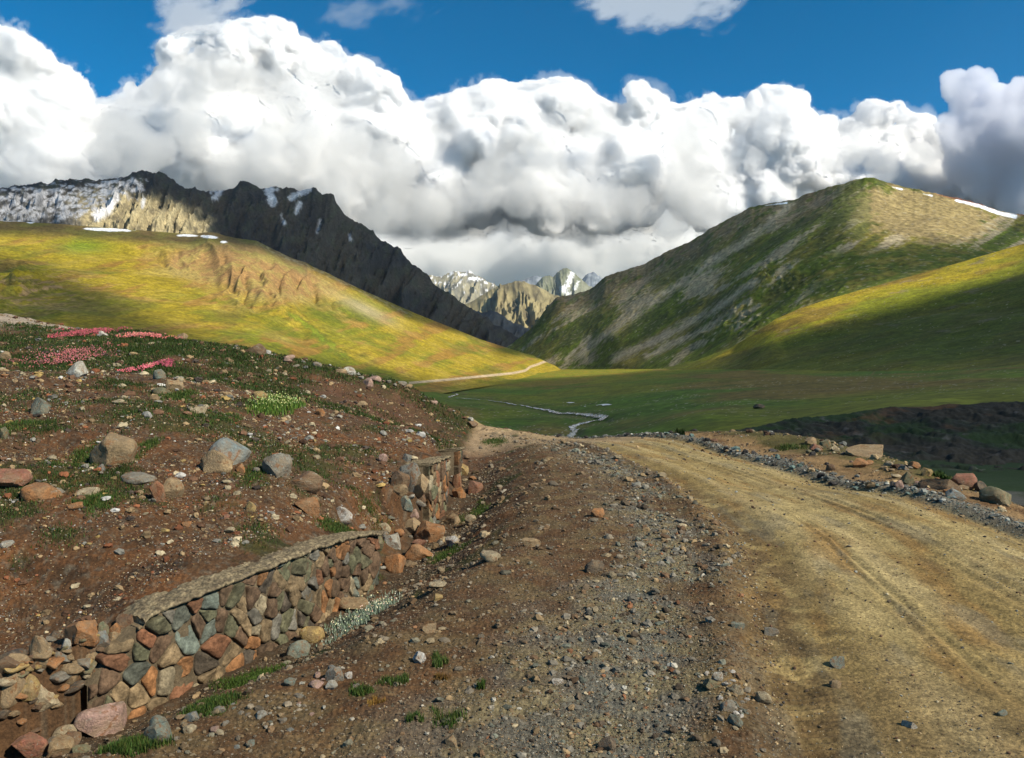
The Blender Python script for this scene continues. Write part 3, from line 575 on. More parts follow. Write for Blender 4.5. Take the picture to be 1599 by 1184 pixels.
# shaded ridge low in the gap
def col_gap(X, Y, Z, U, V, T):
    b = fbm(U * .08, V * .08, 5, 280); return mixc(np.array([.045, .05, .055]), np.array([.075, .075, .07]), sst(-.2, .3, b))
ridge_mesh('gap_ridge', [(690, 470, 4300), (735, 483, 4300), (752, 488, 4300), (765, 484, 4300), (780, 489, 4300), (800, 503, 4300), (825, 512, 4300), (850, 530, 4300), (880, 545, 4300)],
    [(690, 570, 3600), (880, 580, 3600)], M_far, col_gap, relief=crag_rel(50, .03, .3, 284), nt=120, du=1.3, jag=4, jagf=14, smooth_c=3)
# middle rounded mountain and the snow streaked ranges behind
def col_mid(X, Y, Z, U, V, T):
    q = U - (V - 440) * np.where(U > 800, .55, -.35); a = fbm(q * .09, V * .03, 5, 290); b = fbm(U * .1, V * .1, 4, 294)
    k = mixc(np.array([.24, .20, .10]), np.array([.12, .10, .055]), sst(-.15, .3, a)); return k * (1 + .3 * b[..., None])
ridge_mesh('middle_mountain', [(640, 520, 7000), (700, 485, 7000), (740, 466, 7000), (768, 449, 7000), (790, 441, 7000), (808, 437, 7000), (830, 441, 7000), (850, 450, 7000), (875, 464, 7000), (895, 478, 7000), (930, 500, 7000)],
    [(640, 560, 5200), (930, 560, 5200)], M_far, col_mid, relief=crag_rel(150, .035, .1, 296, .7), nt=200, du=1.1, jag=2, jagf=16, smooth_c=8)
def col_snowy(X, Y, Z, U, V, T):
    a = fbm(U * .08, V * .05, 5, 300); b = fbm(U * .2, V * .16, 5, 304)
    k = mixc(np.array([.26, .235, .155]), np.array([.13, .125, .10]), sst(-.2, .3, a)); sn = sst(.1, .3, b + .35 * a + .0 + (.14 - np.clip((V - 425) * .011, 0, 1)))
    return mixc(k, np.array([.72, .72, .72]), sn * .85)
ridge_mesh('snowy_mountain', [(600, 450, 10000), (640, 436, 10000), (670, 427, 10000), (690, 430, 10000), (705, 424, 10000), (722, 423, 10000), (733, 422, 10000), (745, 429, 10000), (758, 436, 10000), (775, 445, 10000), (800, 455, 10000), (840, 480, 10000)],
    [(600, 560, 7600), (840, 560, 7600)], M_far, col_snowy, relief=crag_rel(170, .03, .2, 306), nt=200, du=1.1, jag=2.2, jagf=12, smooth_c=6)
def col_peak(X, Y, Z, U, V, T):
    a = fbm(U * .1, V * .06, 5, 310); b = fbm(U * .2, V * .2, 4, 314)
    k = mixc(np.array([.13, .14, .085]), np.array([.19, .19, .13]), sst(-.2, .3, a)); dd, s = lined(U, V, [(893, 428), (886, 446), (878, 452), (888, 458)])
    k = mixc(k, np.array([.8, .8, .8]), sst(8, 2, dd + 14 * np.abs(b))); dd, s = lined(U, V, [(903, 440), (897, 452)]); return mixc(k, np.array([.7, .7, .7]), sst(5, 1, dd + 12 * np.abs(b)))
ridge_mesh('snowy_peak', [(760, 470, 11500), (790, 458, 11500), (815, 441, 11500), (835, 446, 11500), (848, 432, 11500), (856, 428, 11500), (864, 431, 11500), (876, 421, 11500), (885, 417, 11500), (895, 426, 11500), (905, 432, 11500), (920, 446, 11500), (945, 458, 11500), (990, 470, 11500)],
    [(760, 560, 9000), (990, 560, 9000)], M_far, col_peak, relief=crag_rel(150, .04, .2, 316), nt=170, du=1.1, jag=1.5, jagf=10, smooth_c=4)
def col_blue(X, Y, Z, U, V, T):
    b = fbm(U * .15, V * .15, 4, 320); return mixc(np.array([.13, .15, .17]), np.array([.24, .26, .28]), sst(-.1, .3, b))
ridge_mesh('farthest_mountain', [(780, 455, 13500), (812, 437, 13500), (828, 432, 13500), (838, 429, 13500), (852, 433, 13500), (880, 445, 13500), (900, 446, 13500), (914, 430, 13500), (926, 424, 13500), (934, 430, 13500), (945, 440, 13500), (990, 450, 13500), (1040, 470, 13500)],
    [(780, 560, 11900), (1040, 560, 11900)], M_far, col_blue, relief=crag_rel(160, .04, .2, 324), nt=90, du=1.1, jag=1, jagf=9, smooth_c=4)
print('mountains', time.time() - T0)

# ------------------------------------------------------------------ clouds
def mat_cloud(name, alb, trans):
    m = bpy.data.materials.new(name); m.use_nodes = True; t = m.node_tree; t.nodes.clear()
    o = t.nodes.new('ShaderNodeOutputMaterial'); df = t.nodes.new('ShaderNodeBsdfDiffuse'); df.inputs[0].default_value = (*alb, 1)
    tl = t.nodes.new('ShaderNodeBsdfTranslucent'); tl.inputs[0].default_value = (*alb, 1)
    m1 = t.nodes.new('ShaderNodeMixShader'); m1.inputs[0].default_value = trans; t.links.new(df.outputs[0], m1.inputs[1]); t.links.new(tl.outputs[0], m1.inputs[2])
    tr = t.nodes.new('ShaderNodeBsdfTransparent'); at = t.nodes.new('ShaderNodeAttribute'); at.attribute_name = 'alpha'
    m2 = t.nodes.new('ShaderNodeMixShader'); t.links.new(at.outputs['Fac'], m2.inputs[0]); t.links.new(tr.outputs[0], m2.inputs[1]); t.links.new(m1.outputs[0], m2.inputs[2])
    t.links.new(m2.outputs[0], o.inputs['Surface']); return m
M_shade_sheet = mat_cloud('shade_sheet_vapour', (.80, .80, .79), .30)  # for the added shading sheet overhead
M_cloud2 = mat_cloud('low_cloud_vapour', (.66, .66, .63), .35)
def boxblur(a, n):
    if n < 1: return a
    for _ in range(3):
        for ax in (0, 1):
            p = np.pad(a, [(n + 1, n) if i == ax else (0, 0) for i in (0, 1)], 'edge'); c_ = np.cumsum(p, ax)
            a = (np.take(c_, range(2 * n + 1, c_.shape[ax]), ax) - np.take(c_, range(0, c_.shape[ax] - 2 * n - 1), ax)) / (2 * n + 1)
    return a
def mat_vapour(name, dens, alb, g):
    m = bpy.data.materials.new(name); m.use_nodes = True; t = m.node_tree; t.nodes.clear(); o = t.nodes.new('ShaderNodeOutputMaterial')
    v = t.nodes.new('ShaderNodeVolumePrincipled'); v.inputs['Color'].default_value = (*alb, 1); v.inputs['Density'].default_value = dens; v.inputs['Anisotropy'].default_value = g
    t.links.new(v.outputs[0], o.inputs['Volume']); return m
def cloud_sheet(name, spheres, Y0, mat, ub, vb, du=1.5, warp=(9, 3.2), bil=(9, 34), edge=.10, relief=1.0, seed=400, low=45, flat=None, label=None, thick=1.6, soft=3, rag=.3):
    """a bank of cloud: the union of many balls of vapour, with billows on its near side; a closed body with a front and a back"""
    u = np.arange(ub[0], ub[1], du); v = np.arange(vb[0], vb[1], du); U, V = np.meshgrid(u, v)
    Uw = U + warp[0] * fbm(U / 60, V / 60, 3, seed) + warp[1] * fbm(U / 16, V / 16, 4, seed + 9)
    Vw = V + warp[0] * fbm(U / 60 + 7, V / 60, 3, seed + 20) + warp[1] * fbm(U / 16 + 7, V / 16, 4, seed + 29)
    H = np.full(U.shape, -400.); Tk = np.zeros(U.shape); Q = np.full(U.shape, -2.); mg = sum(warp) + 6
    for (cu, cv, r, off) in spheres:
        i0, i1 = np.searchsorted(u, [cu - r * 1.25 - mg, cu + r * 1.25 + mg]); j0, j1 = np.searchsorted(v, [cv - r * 1.25 - mg, cv + r * 1.25 + mg])
        if i1 <= i0 or j1 <= j0: continue
        s = (slice(j0, j1), slice(i0, i1))
        q = 1 - ((Uw[s] - cu) ** 2 + (Vw[s] - cv) ** 2) / r ** 2; sq = r * np.sqrt(np.clip(q, 0, 1))
        h = off + np.where(q > 0, sq, r * np.maximum(q * 1.2, -.6)); Q[s] = np.maximum(Q[s], q); H[s] = np.where(q > -.55, np.maximum(H[s], h), H[s]); Tk[s] = np.maximum(Tk[s], sq)
    H = np.maximum(H, -140) + low * fbm(U / 170, V / 120, 4, seed + 33)
    crisp = sst(-.25, .25, fbm(U / 85, V / 70, 3, seed + 36) + .55 * (1 - sst(.15, .9, Q)) + .05)
    Hs = boxblur(H, int(12 / du)); H = boxblur(H, int(soft / du)) * crisp + Hs * (1 - crisp)
    b1 = billow(U / bil[1], V / bil[1] + H / 90, 5, seed + 40, gain=.5); H = H + bil[0] * b1 * 2 * (.3 + .7 * crisp)
    ns = fbm(U / 22, V / 22, 5, seed + 70, gain=.6)
    m = sst(0, edge * 2, Q + rag * ns)
    if flat is not None: m = m * flat(U, V, fbm(U / 70, V / 55, 4, seed + 60))
    Tk = boxblur(Tk, 2) * thick * m * (1 + .3 * ns); Tk = np.where(m > .004, np.maximum(Tk, 0), 0)
    k = Y0 / F * relief; Y1 = Y0 - H * k; Y2 = Y1 + Tk * k
    keep = Tk > .3; Y2 = np.where(keep, Y2, Y1)
    A = np.stack([px(U, Y1), Y1, pz(V, Y1)], -1).reshape(-1, 3); B_ = np.stack([px(U, Y2), Y2, pz(V, Y2)], -1).reshape(-1, 3)
    q1 = grid_quads(*U.shape, keep=keep, flip=True); q2 = grid_quads(*U.shape, keep=keep) + len(A)
    me = raw_mesh(name, np.concatenate([A, B_]), quads=np.concatenate([q1, q2]))
    return link(name, me, mat, kind='stuff', label=label)
M_wisp = mat_cloud('thin_cloud_vapour', (.70, .72, .76), .4)
M_vap = mat_vapour('vapour', .011, (.988, .988, .988), .2); M_halo = mat_vapour('thin_vapour', .0013, (.99, .99, .99), .2); M_shade_tint = mat_vapour('shade_tinted_vapour', .0020, (.945, .937, .922), .2); M_vap2 = mat_vapour('grey_vapour', .0028, (.985, .985, .98), .2); M_vap3 = mat_vapour('shade_dark_vapour', .0035, (.89, .90, .94), .1)  # shaded and dark vapours: cloud shade put into their colour
cr_ = np.random.default_rng(11)
def under(outline, rmin, rmax, step, rows, off0=0, offs=26, bottom=345):
    o = np.array(outline, float); L = []
    u = o[0, 0]
    while u < o[-1, 0]:
        v = np.interp(u, o[:, 0], o[:, 1]); r = cr_.uniform(rmin, rmax); L.append((u, v + r * .93, r, off0 + cr_.uniform(-8, 4))); u += r * step
    for k in range(rows):
        for u in np.arange(o[0, 0], o[-1, 0], 26):
            uu = u + cr_.uniform(-20, 20); v0 = np.interp(uu, o[:, 0], o[:, 1]); r = cr_.uniform(rmin * 1.0, rmax * 1.7) * (1 + .25 * k)
            vv = v0 + r + (bottom - v0) * (k + cr_.uniform(.0, 1)) / rows * .8
            if vv + r * .8 < bottom: L.append((uu, vv, r, off0 + offs * (k + cr_.uniform(-.5, 1)) - .3 * r))
    return L
# far bank low over the ranges: soft and grey
S3 = under([(-150, 330), (300, 330), (560, 345), (640, 352), (700, 372), (760, 366), (820, 378), (900, 372), (980, 384), (1050, 378), (1200, 330), (1750, 330)], 20, 50, .8, 2, 0, 8, 470)
S3 += [(u, v_, 40, 0) for u in range(1020, 1240, 24) for v_ in (345, 385)]
S3 += [(u, 440 + cr_.uniform(-8, 8), 52, 4) for u in range(560, 1160, 26)] + [(u, 400, 60, 0) for u in range(560, 1160, 30)] + [(u, v_, 60, -10) for u in range(-120, 1760, 34) for v_ in (390, 450, 500)]
cloud_sheet('clouds', S3, 34000, M_vap2, (-150, 1750), (260, 570), du=2, bil=(14, 50), relief=.6, seed=430, label='soft grey cloud low behind the far snowy ranges')
S2 = under([(100, 230), (160, 150), (205, 138), (250, 170), (300, 175), (640, 215), (760, 190), (900, 185), (980, 180), (1060, 172), (1130, 178), (1250, 215), (1300, 225), (1400, 215), (1500, 230), (1750, 200)], 26, 60, .7, 4, 0, 9, 400)
cloud_sheet('clouds', S2, 29000, M_vap2, (60, 1750), (90, 470), du=1.8, bil=(4, 60), relief=.8, seed=460, label='grey shaded cloud bank behind the bright cumulus',
    flat=lambda U, V, b: sst(385, 335, V + 30 * b))
# main cumulus
main = []
main += under([(-150, 10), (0, 38), (40, 60), (78, 95), (112, 140), (140, 185), (150, 235)], 20, 50, .5, 4, 20, 14, 340)
main += [(215, 165, 26, -20), (228, 190, 34, -15), (196, 200, 38, -18), (168, 190, 30, -22), (250, 225, 36, -14), (150, 240, 50, -8), (200, 260, 60, 0), (205, 138, 12, -28), (250, 130, 14, -30), (262, 140, 16, -28), (120, 315, 60, 10), (210, 320, 55, 14), (60, 330, 60, 20)]
main += under([(262, 60), (285, 42), (330, 35), (380, 26), (420, 22), (450, 40), (480, 62), (500, 72), (520, 60), (532, 90), (562, 82), (580, 105), (612, 118), (632, 150)], 12, 32, .62, 5, 4, 14, 330)
main += under([(264, 110), (300, 100), (640, 190), (720, 200)], 30, 60, .5, 4, 10, 16, 355)
main += under([(632, 152), (662, 158), (700, 145), (722, 138), (748, 132), (770, 120), (790, 128), (812, 132), (836, 124), (868, 118), (896, 122), (918, 140), (950, 162), (975, 162), (984, 130), (1000, 124), (1016, 136), (1030, 134), (1040, 155), (1062, 166), (1090, 156), (1112, 148), (1130, 158), (1168, 156), (1176, 145), (1205, 130), (1232, 140), (1250, 142), (1258, 170), (1272, 195), (1285, 178), (1306, 180)], 10, 28, .68, 5, 0, 14, 365)
main += under([(1280, 190), (1330, 182), (1345, 160), (1365, 153), (1385, 165), (1402, 158), (1420, 172), (1450, 176), (1462, 190), (1490, 200), (1750, 180)], 10, 26, .7, 5, 0, 12, 360)
main += [(420, 90, 34, 6), (400, 70, 30, 4), (440, 110, 34, 8), (780, 170, 36, 6), (760, 190, 34, 6), (800, 190, 34, 6), (1340, 215, 30, 4), (1180, 200, 34, 4)]
main += [(1000, 270, 48, 60), (985, 240, 36, 52), (960, 300, 50, 50), (930, 330, 40, 46), (745, 225, 34, 60), (690, 290, 26, 70), (705, 262, 24, 66), (820, 215, 42, 30), (1230, 215, 60, 26), (1255, 260, 50, 30), (1150, 290, 50, 20)]
cloud_sheet('clouds', main, 25000, M_vap, (-150, 1750), (-20, 420), du=1.4, bil=(15, 40), seed=500, soft=2, label='towering white cumulus across the blue sky',
    flat=lambda U, V, b: sst(385, 345, V + 26 * b))
cloud_sheet('clouds', [(a, b, r_ * 1.10 + 5, c_) for a, b, r_, c_ in main], 25100, M_halo, (-150, 1750), (-30, 400), du=1.8, bil=(8, 30), seed=560, warp=(12, 9), rag=1.0, thick=.5, edge=.3, label='thin vapour fraying from the edges of the cumulus')
# cloud drifting in from the right, in front, its shade put into its colour
S5 = [(1495, 135, 30, 0), (1530, 125, 26, 4), (1545, 120, 18, 6), (1512, 160, 34, 2), (1560, 165, 40, 10), (1600, 160, 42, 14), (1540, 200, 48, 14), (1600, 210, 60, 20), (1500, 215, 36, 8), (1480, 195, 22, 4), (1650, 200, 80, 20), (1570, 245, 42, 18), (1660, 140, 50, 20), (1720, 180, 90, 30), (1600, 290, 60, 6), (1540, 270, 46, 6), (1500, 260, 30, 0)]
cloud_sheet('clouds', S5, 22500, M_vap3, (1400, 1850), (40, 360), du=1.5, bil=(5, 50), seed=540, label='small dark cloud drifting in at the right')
# greyer cloud bodies before the bright tower, cloud shade put into their colour
grey = [
 [(292, 95, 26, 0), (318, 112, 30, 4), (352, 118, 30, 6), (392, 122, 28, 8), (425, 138, 26, 10), (452, 128, 16, 8), (470, 150, 22, 10), (500, 155, 18, 8), (300, 150, 26, 4), (440, 105, 14, 4), (268, 190, 20, 0), (300, 210, 40, 4)],
 [(835, 208, 30, 0), (862, 195, 16, 2), (800, 222, 26, 4), (842, 232, 34, 6), (790, 245, 30, 4), (760, 290, 40, 8), (820, 300, 44, 10), (880, 315, 44, 10), (940, 322, 40, 8), (990, 325, 34, 6), (700, 320, 40, 6), (860, 268, 30, 4)],
 [(1065, 215, 34, 0), (1082, 250, 40, 4), (1075, 300, 44, 4), (1100, 330, 40, 2), (1050, 340, 36, 2), (1090, 195, 22, 0)],
 [(440, 215, 40, 0), (480, 232, 50, 4), (540, 250, 54, 6), (600, 262, 50, 6), (420, 262, 50, 4), (520, 300, 50, 6), (600, 320, 50, 6), (660, 330, 44, 4), (360, 262, 44, 0), (450, 180, 26, 0)],
 [(170, 200, 28, 0), (205, 215, 34, 4), (240, 235, 34, 6), (165, 240, 34, 4), (220, 265, 34, 4)],
 [(1335, 235, 28, 0), (1380, 260, 30, 4), (1300, 250, 24, 0), (1440, 250, 30, 4), (1180, 250, 22, 0)]]
for i, g in enumerate(grey):
    us = [q[0] for q in g]; vs = [q[1] for q in g]
    cloud_sheet('clouds', [(a, b, r_ * 1.15, c_) for a, b, r_, c_ in g], 22800 - 120 * i, M_shade_tint, (min(us) - 90, max(us) + 90), (min(vs) - 80, max(vs) + 80), du=1.8, bil=(10, 60), edge=.3, seed=640 + 7 * i, low=10, warp=(16, 7), thick=.8, label='grey part of the cumulus, shade tinted into its colour')
# thin torn shreds high up
def wisp(name, box, Y0, cx, cy, rx, ry, seed, k, label):
    u = np.arange(box[0], box[1], 2.); v = np.arange(box[2], box[3], 2.); U, V = np.meshgrid(u, v)
    n = fbm(U / 110 + V / 190, V / 70, 6, seed, gain=.52); q = 1 - ((U - cx) / rx) ** 2 - ((V - cy) / ry) ** 2
    al = k * sst(-.1, 1.2, q * .8 + 2.2 * n + .5 * fbm(U / 25 + V / 60, V / 18, 4, seed + 5)); Y = Y0 + 0 * n
    me = raw_mesh(name, np.stack([px(U, Y), Y, pz(V, Y)], -1).reshape(-1, 3), quads=grid_quads(*U.shape, keep=al > .004, flip=True), attrs={'alpha': al})
    link(name, me, M_wisp, kind='stuff', label=label)
wisp('clouds', (780, 1260, -80, 110), 21000, 1035, 0, 140, 52, 580, .75, 'torn grey shred of cloud high above the valley')
wisp('clouds', (140, 520, -90, 130), 21000, 315, 8, 105, 50, 590, .8, 'grey shred of cloud above the tallest cumulus')
wisp('clouds', (440, 720, -60, 80), 21000, 560, 10, 100, 36, 596, .3, 'faint wisp in the blue')

# ---------------- added cloud sheet overhead, out of the picture, shaped to cast the wanted shade
def shade_wanted(U, V, Y):
    T = np.ones(U.shape)
    def put(poly, val, soft, wob=6):
        nonlocal T
        n = wob * fbm(U * .02, V * .04, 3, 600); k = sst(-soft, soft, polyd(U, V, poly) + n); T = T * (1 - k) + val * k
    put([(-900, 200), (860, 200), (860, 560), (640, 500), (560, 455), (480, 418), (400, 386), (240, 366), (-900, 350)], .14, 4, 0)   # rocky mountain
    put([(95, 352), (130, 330), (165, 312), (200, 306), (260, 318), (320, 345), (335, 372), (240, 366), (100, 358)], 1.0, 7, 8)
    put([(-900, 300), (0, 300), (120, 290), (220, 280), (215, 300), (150, 325), (90, 345), (-900, 350)], .55, 6, 8)
    put([(-900, 353), (0, 350), (110, 354), (240, 366), (330, 374), (300, 380), (200, 372), (60, 366), (-900, 380)], .4, 6, 5)
    put([(-900, 400), (0, 402), (60, 412), (120, 440), (200, 478), (280, 510), (340, 535), (420, 556), (520, 566), (600, 577), (660, 590), (700, 640), (-900, 640)], .22, 14, 10)
    put([(-900, 425), (0, 425), (60, 432), (70, 470), (0, 490), (-900, 500)], .5, 10, 10)
    put([(770, 200), (2400, 200), (2400, 640), (1100, 640), (1000, 566), (960, 560), (900, 562), (820, 556), (770, 556)], .19, 5, 3)      # right hill
    put([(1060, 566), (1150, 530), (1210, 478), (1400, 425), (1620, 366), (2400, 200), (2400, 600), (1100, 600)], .10, 4, 3)
    put([(1335, 270), (1420, 285), (1540, 312), (1585, 340), (1540, 372), (1440, 380), (1350, 385), (1320, 345)], .75, 14, 12)
    put([(840, 500), (900, 470), (1000, 450), (1010, 490), (960, 540), (900, 562), (850, 556)], .7, 14, 8)
    put([(1190, 502), (1225, 480), (1330, 454), (1440, 425), (1530, 402), (1620, 372), (1800, 320), (1800, 360), (1620, 416), (1500, 452), (1420, 475), (1310, 502), (1220, 530), (1130, 556), (1000, 572), (1060, 560), (1150, 538), (1240, 512)], 1.0, 6, 5)
    put([(800, 600), (830, 588), (862, 568), (960, 574), (1060, 564), (1150, 558), (1160, 562), (1060, 576), (960, 586), (880, 594)], 1.0, 2, 1)
    put([(560, 594), (640, 598), (720, 594), (780, 592), (850, 591), (930, 587), (1010, 579), (1090, 570), (1140, 563), (1240, 566), (1599, 566), (2400, 560), (2400, 800), (500, 800)], .29, 2.5, 2)
    return T
sv = np.concatenate(SH)
# only what the eye can reach counts: coarse depth buffer over the sight lines
bi = (np.clip(sv[:, 3] + 1800, 0, 4799) / 4).astype(int) * 400 + (np.clip(sv[:, 4] - 100, 0, 1199) / 3).astype(int)
zb = np.full(1200 * 400 + 400, 1e9); np.minimum.at(zb, bi, sv[:, 1]); sv = sv[(sv[:, 1] <= zb[bi] * 1.05) & (sv[:, 1] < 5500)]
want = shade_wanted(sv[:, 3], sv[:, 4], sv[:, 1])
HC = 1700.; cell = 14.
def to_sun(x, y, z):
    k = (HC - z) / SUN[2]; return x + k * SUN[0], y + k * SUN[1]
cx, cy = to_sun(sv[:, 0], sv[:, 1], sv[:, 2])
gx0, gy0, gx1, gy1 = cx.min() - 300, cy.min() - 300, cx.max() + 300, cy.max() + 300
cap = (-1500, 9500, -2500, 6000); gx0, gx1, gy0, gy1 = max(gx0, cap[0]), min(gx1, cap[1]), max(gy0, cap[2]), min(gy1, cap[3])
nx, ny = int((gx1 - gx0) / cell), int((gy1 - gy0) / cell)
ix = ((cx - gx0) / cell).astype(int); iy = ((cy - gy0) / cell).astype(int); ok = (ix >= 0) & (ix < nx) & (iy >= 0) & (iy < ny)
# parts that show in the picture count more than what is outside it
wt = np.where((sv[:, 3] > -30) & (sv[:, 3] < 1630), 1., .05)
fl = (iy * nx + ix)[ok]; sw = np.bincount(fl, wt[ok], nx * ny).reshape(ny, nx); sT = np.bincount(fl, (wt * want)[ok], nx * ny).reshape(ny, nx)
def blur(a, n):
    for _ in range(n):
        p = np.pad(a, 1, 'edge'); a = (p[:-2, 1:-1] + p[2:, 1:-1] + p[1:-1, :-2] + p[1:-1, 2:] + 2 * p[1:-1, 1:-1]) / 6
    return a
G = np.where(sw > 0, sT / np.maximum(sw, 1e-9), 0); Wk = (sw > 0) * 1.
for n in (1, 4, 16, 60, 200):
    bw = blur(Wk, n); bt = blur(G * Wk, n); fill = (Wk < .5) & (bw > .02); G = np.where(fill, bt / np.maximum(bw, 1e-9), G); Wk = np.where(fill, 1., Wk)
G = np.where(Wk > 0, G, 1.); G = blur(G, 2)
# the added sheet is kept thin over the foreground
fx, fy = to_sun(0, 12, 0)
gx = gx0 + (np.arange(nx) + .5) * cell; gy = gy0 + (np.arange(ny) + .5) * cell; GX, GY = np.meshgrid(gx, gy)
dd = np.hypot(GX - fx, GY - fy); fore = 1 - sst(40, 60, dd); G = G * (1 - fore) + FORE_T * fore
edge = np.minimum(np.minimum(GX - gx0, gx1 - GX), np.minimum(GY - gy0, gy1 - GY)); G = 1 - (1 - G) * sst(0, 250, edge)
al = 1 - np.sqrt(np.clip(G, .02, 1)); al[al < .03] = 0
th = 6 + 16 * al + 5 * fbm(GX / 200, GY / 200, 3, 610)
for lvl in (1, -1):
    Zc = HC + lvl * th
    me = raw_mesh('clouds', np.stack([GX, GY, Zc], -1).reshape(-1, 3), quads=grid_quads(ny, nx, keep=al > 0, flip=lvl < 0), attrs={'alpha': al})
    link('clouds', me, M_shade_sheet, kind='stuff', label='added cloud sheet overhead, shaped to shade parts of the valley')
# the air itself: thin haze over the whole valley, clouds stay outside it
hb = bmesh.new(); bmesh.ops.create_cube(hb, size=1); hm = bpy.data.meshes.new('haze'); hb.to_mesh(hm); hb.free()
M_haze = mat_vapour('haze_air', .000012, (.80, .88, 1.0), .2); ho = link('haze', hm, M_haze, kind='stuff', label='thin blue haze in the valley air')
hx0, hx1, hy0, hy1, hz0, hz1 = -9000, 9000, -600, 15500, -320, 1610
ho.location = ((hx0 + hx1) / 2, (hy0 + hy1) / 2, (hz0 + hz1) / 2); ho.scale = (hx1 - hx0, hy1 - hy0, hz1 - hz0)
print('clouds', time.time() - T0)

# ------------------------------------------------------------------ stones
def ico(sub):
    b = bmesh.new(); bmesh.ops.create_icosphere(b, subdivisions=sub, radius=1)
    V = np.array([v.co[:] for v in b.verts]); Fc = np.array([[v.index for v in f.verts] for f in b.faces]); b.free(); return V, Fc
I1, I2, I3, I4, I5 = ico(1), ico(2), ico(3), ico(4), ico(5)
def rock_verts(seed, base, nplanes=16, rough=.07, flatness=.75):
    r = np.random.default_rng(seed); V = base[0].copy()
    n = r.normal(size=(nplanes, 3)); n /= np.linalg.norm(n, axis=1)[:, None]; dist = r.uniform(flatness - .22, flatness + .15, nplanes)
    for _ in range(2):
        for k in range(nplanes):
            e = V @ n[k] - dist[k]; V = V - np.clip(e, 0, None)[:, None] * n[k] * .96
    l = np.linalg.norm(V, axis=1)[:, None]
    q = noise3(V * 1.4 + seed, 1) * 1.0 + noise3(V * 3.3 + seed, 2) * .5 + noise3(V * 8 + seed, 3) * .28 + noise3(V * 19 + seed, 4) * .14
    V = V * (1 + rough * q[:, None])
    # a crack or two
    for c in range(2):
        m = r.normal(size=3); m /= np.linalg.norm(m); a = V @ m - r.uniform(-.3, .3) + .08 * noise3(V * 3, 7 + c); V = V * (1 - .05 * np.exp(-(a / .03) ** 2))[:, None]
    V -= (V.max(0) + V.min(0)) / 2; V /= (V.max(0) - V.min(0)) / 2
    return V
def rock_mesh(seed, base, **k):
    V = rock_verts(seed, base, **k); me = raw_mesh('rock', V, tris=base[1], smooth=True); me.materials.append(M_rock)
    try: me.set_sharp_from_angle(angle=R(38))
    except Exception: pass
    return me
ANG = [rock_mesh(100 + i, I4, nplanes=13, rough=.06, flatness=.68) for i in range(9)]
RND = [rock_mesh(200 + i, I4, nplanes=18, rough=.06, flatness=.80) for i in range(6)]
SLB = [rock_mesh(300 + i, I4, nplanes=11, rough=.05, flatness=.62) for i in range(5)]
SMA = [rock_mesh(400 + i, I3, nplanes=12, rough=.06, flatness=.72) for i in range(14)]
COLS = dict(cream=(.42, .35, .22), tan=(.30, .21, .11), orange=(.34, .14, .045), rust=(.25, .09, .04), red=(.27, .10, .065), grey=(.20, .20, .17), pale=(.42, .42, .36),
            teal=(.125, .175, .15), blue=(.16, .205, .205), dark=(.05, .045, .04), brown=(.11, .06, .035), green=(.13, .145, .08), pink=(.38, .24, .20), white=(.58, .56, .50), yellow=(.42, .29, .10), black=(.03, .028, .027))
kr = np.random.default_rng(5)
def put_rock(u, v, wpx, hpx, colr, kind, label, rot=None, tilt=0., name='boulder', cat='boulder', group=None, sink=.30, at=None, zup=0., deep=.85):
    x, y, z = ground_hit(u, min(v + hpx * .42, 1300)) if at is None else (*at, float(near_h(at[0], at[1])))
    W = wpx * y / F; Hh = hpx * y / F
    me = kind[kr.integers(len(kind))]
    o = bpy.data.objects.new(name, me); C.objects.link(o)
    hz = Hh * .92 / (2 - 2 * sink); W *= .94
    rt = kr.uniform(0, 6.28) if rot is None else rot
    o.scale = (W / 2, W / 2 * deep, hz); o.rotation_euler = (0, tilt, 0)
    # turn the mesh within its own frame by quarter turns only, so its width stays the width asked for
    o.rotation_euler = (kr.uniform(-.08, .08), tilt, [0, math.pi][kr.integers(2)] + kr.uniform(-.25, .25))
    yc = y + W / 2 * deep * .5
    o.location = (x * yc / y if at is None else x, yc if at is None else y, min(z, float(near_h(x, yc))) * .5 + z * .5 + hz * (1 - 2 * sink) + zup)
    c = np.array(COLS[colr]) * kr.uniform(.85, 1.12); o.color = (*c, 1)
    o['label'] = label; o['category'] = cat
    if group: o['group'] = group
    return o
A, B, S_ = ANG, RND, SLB
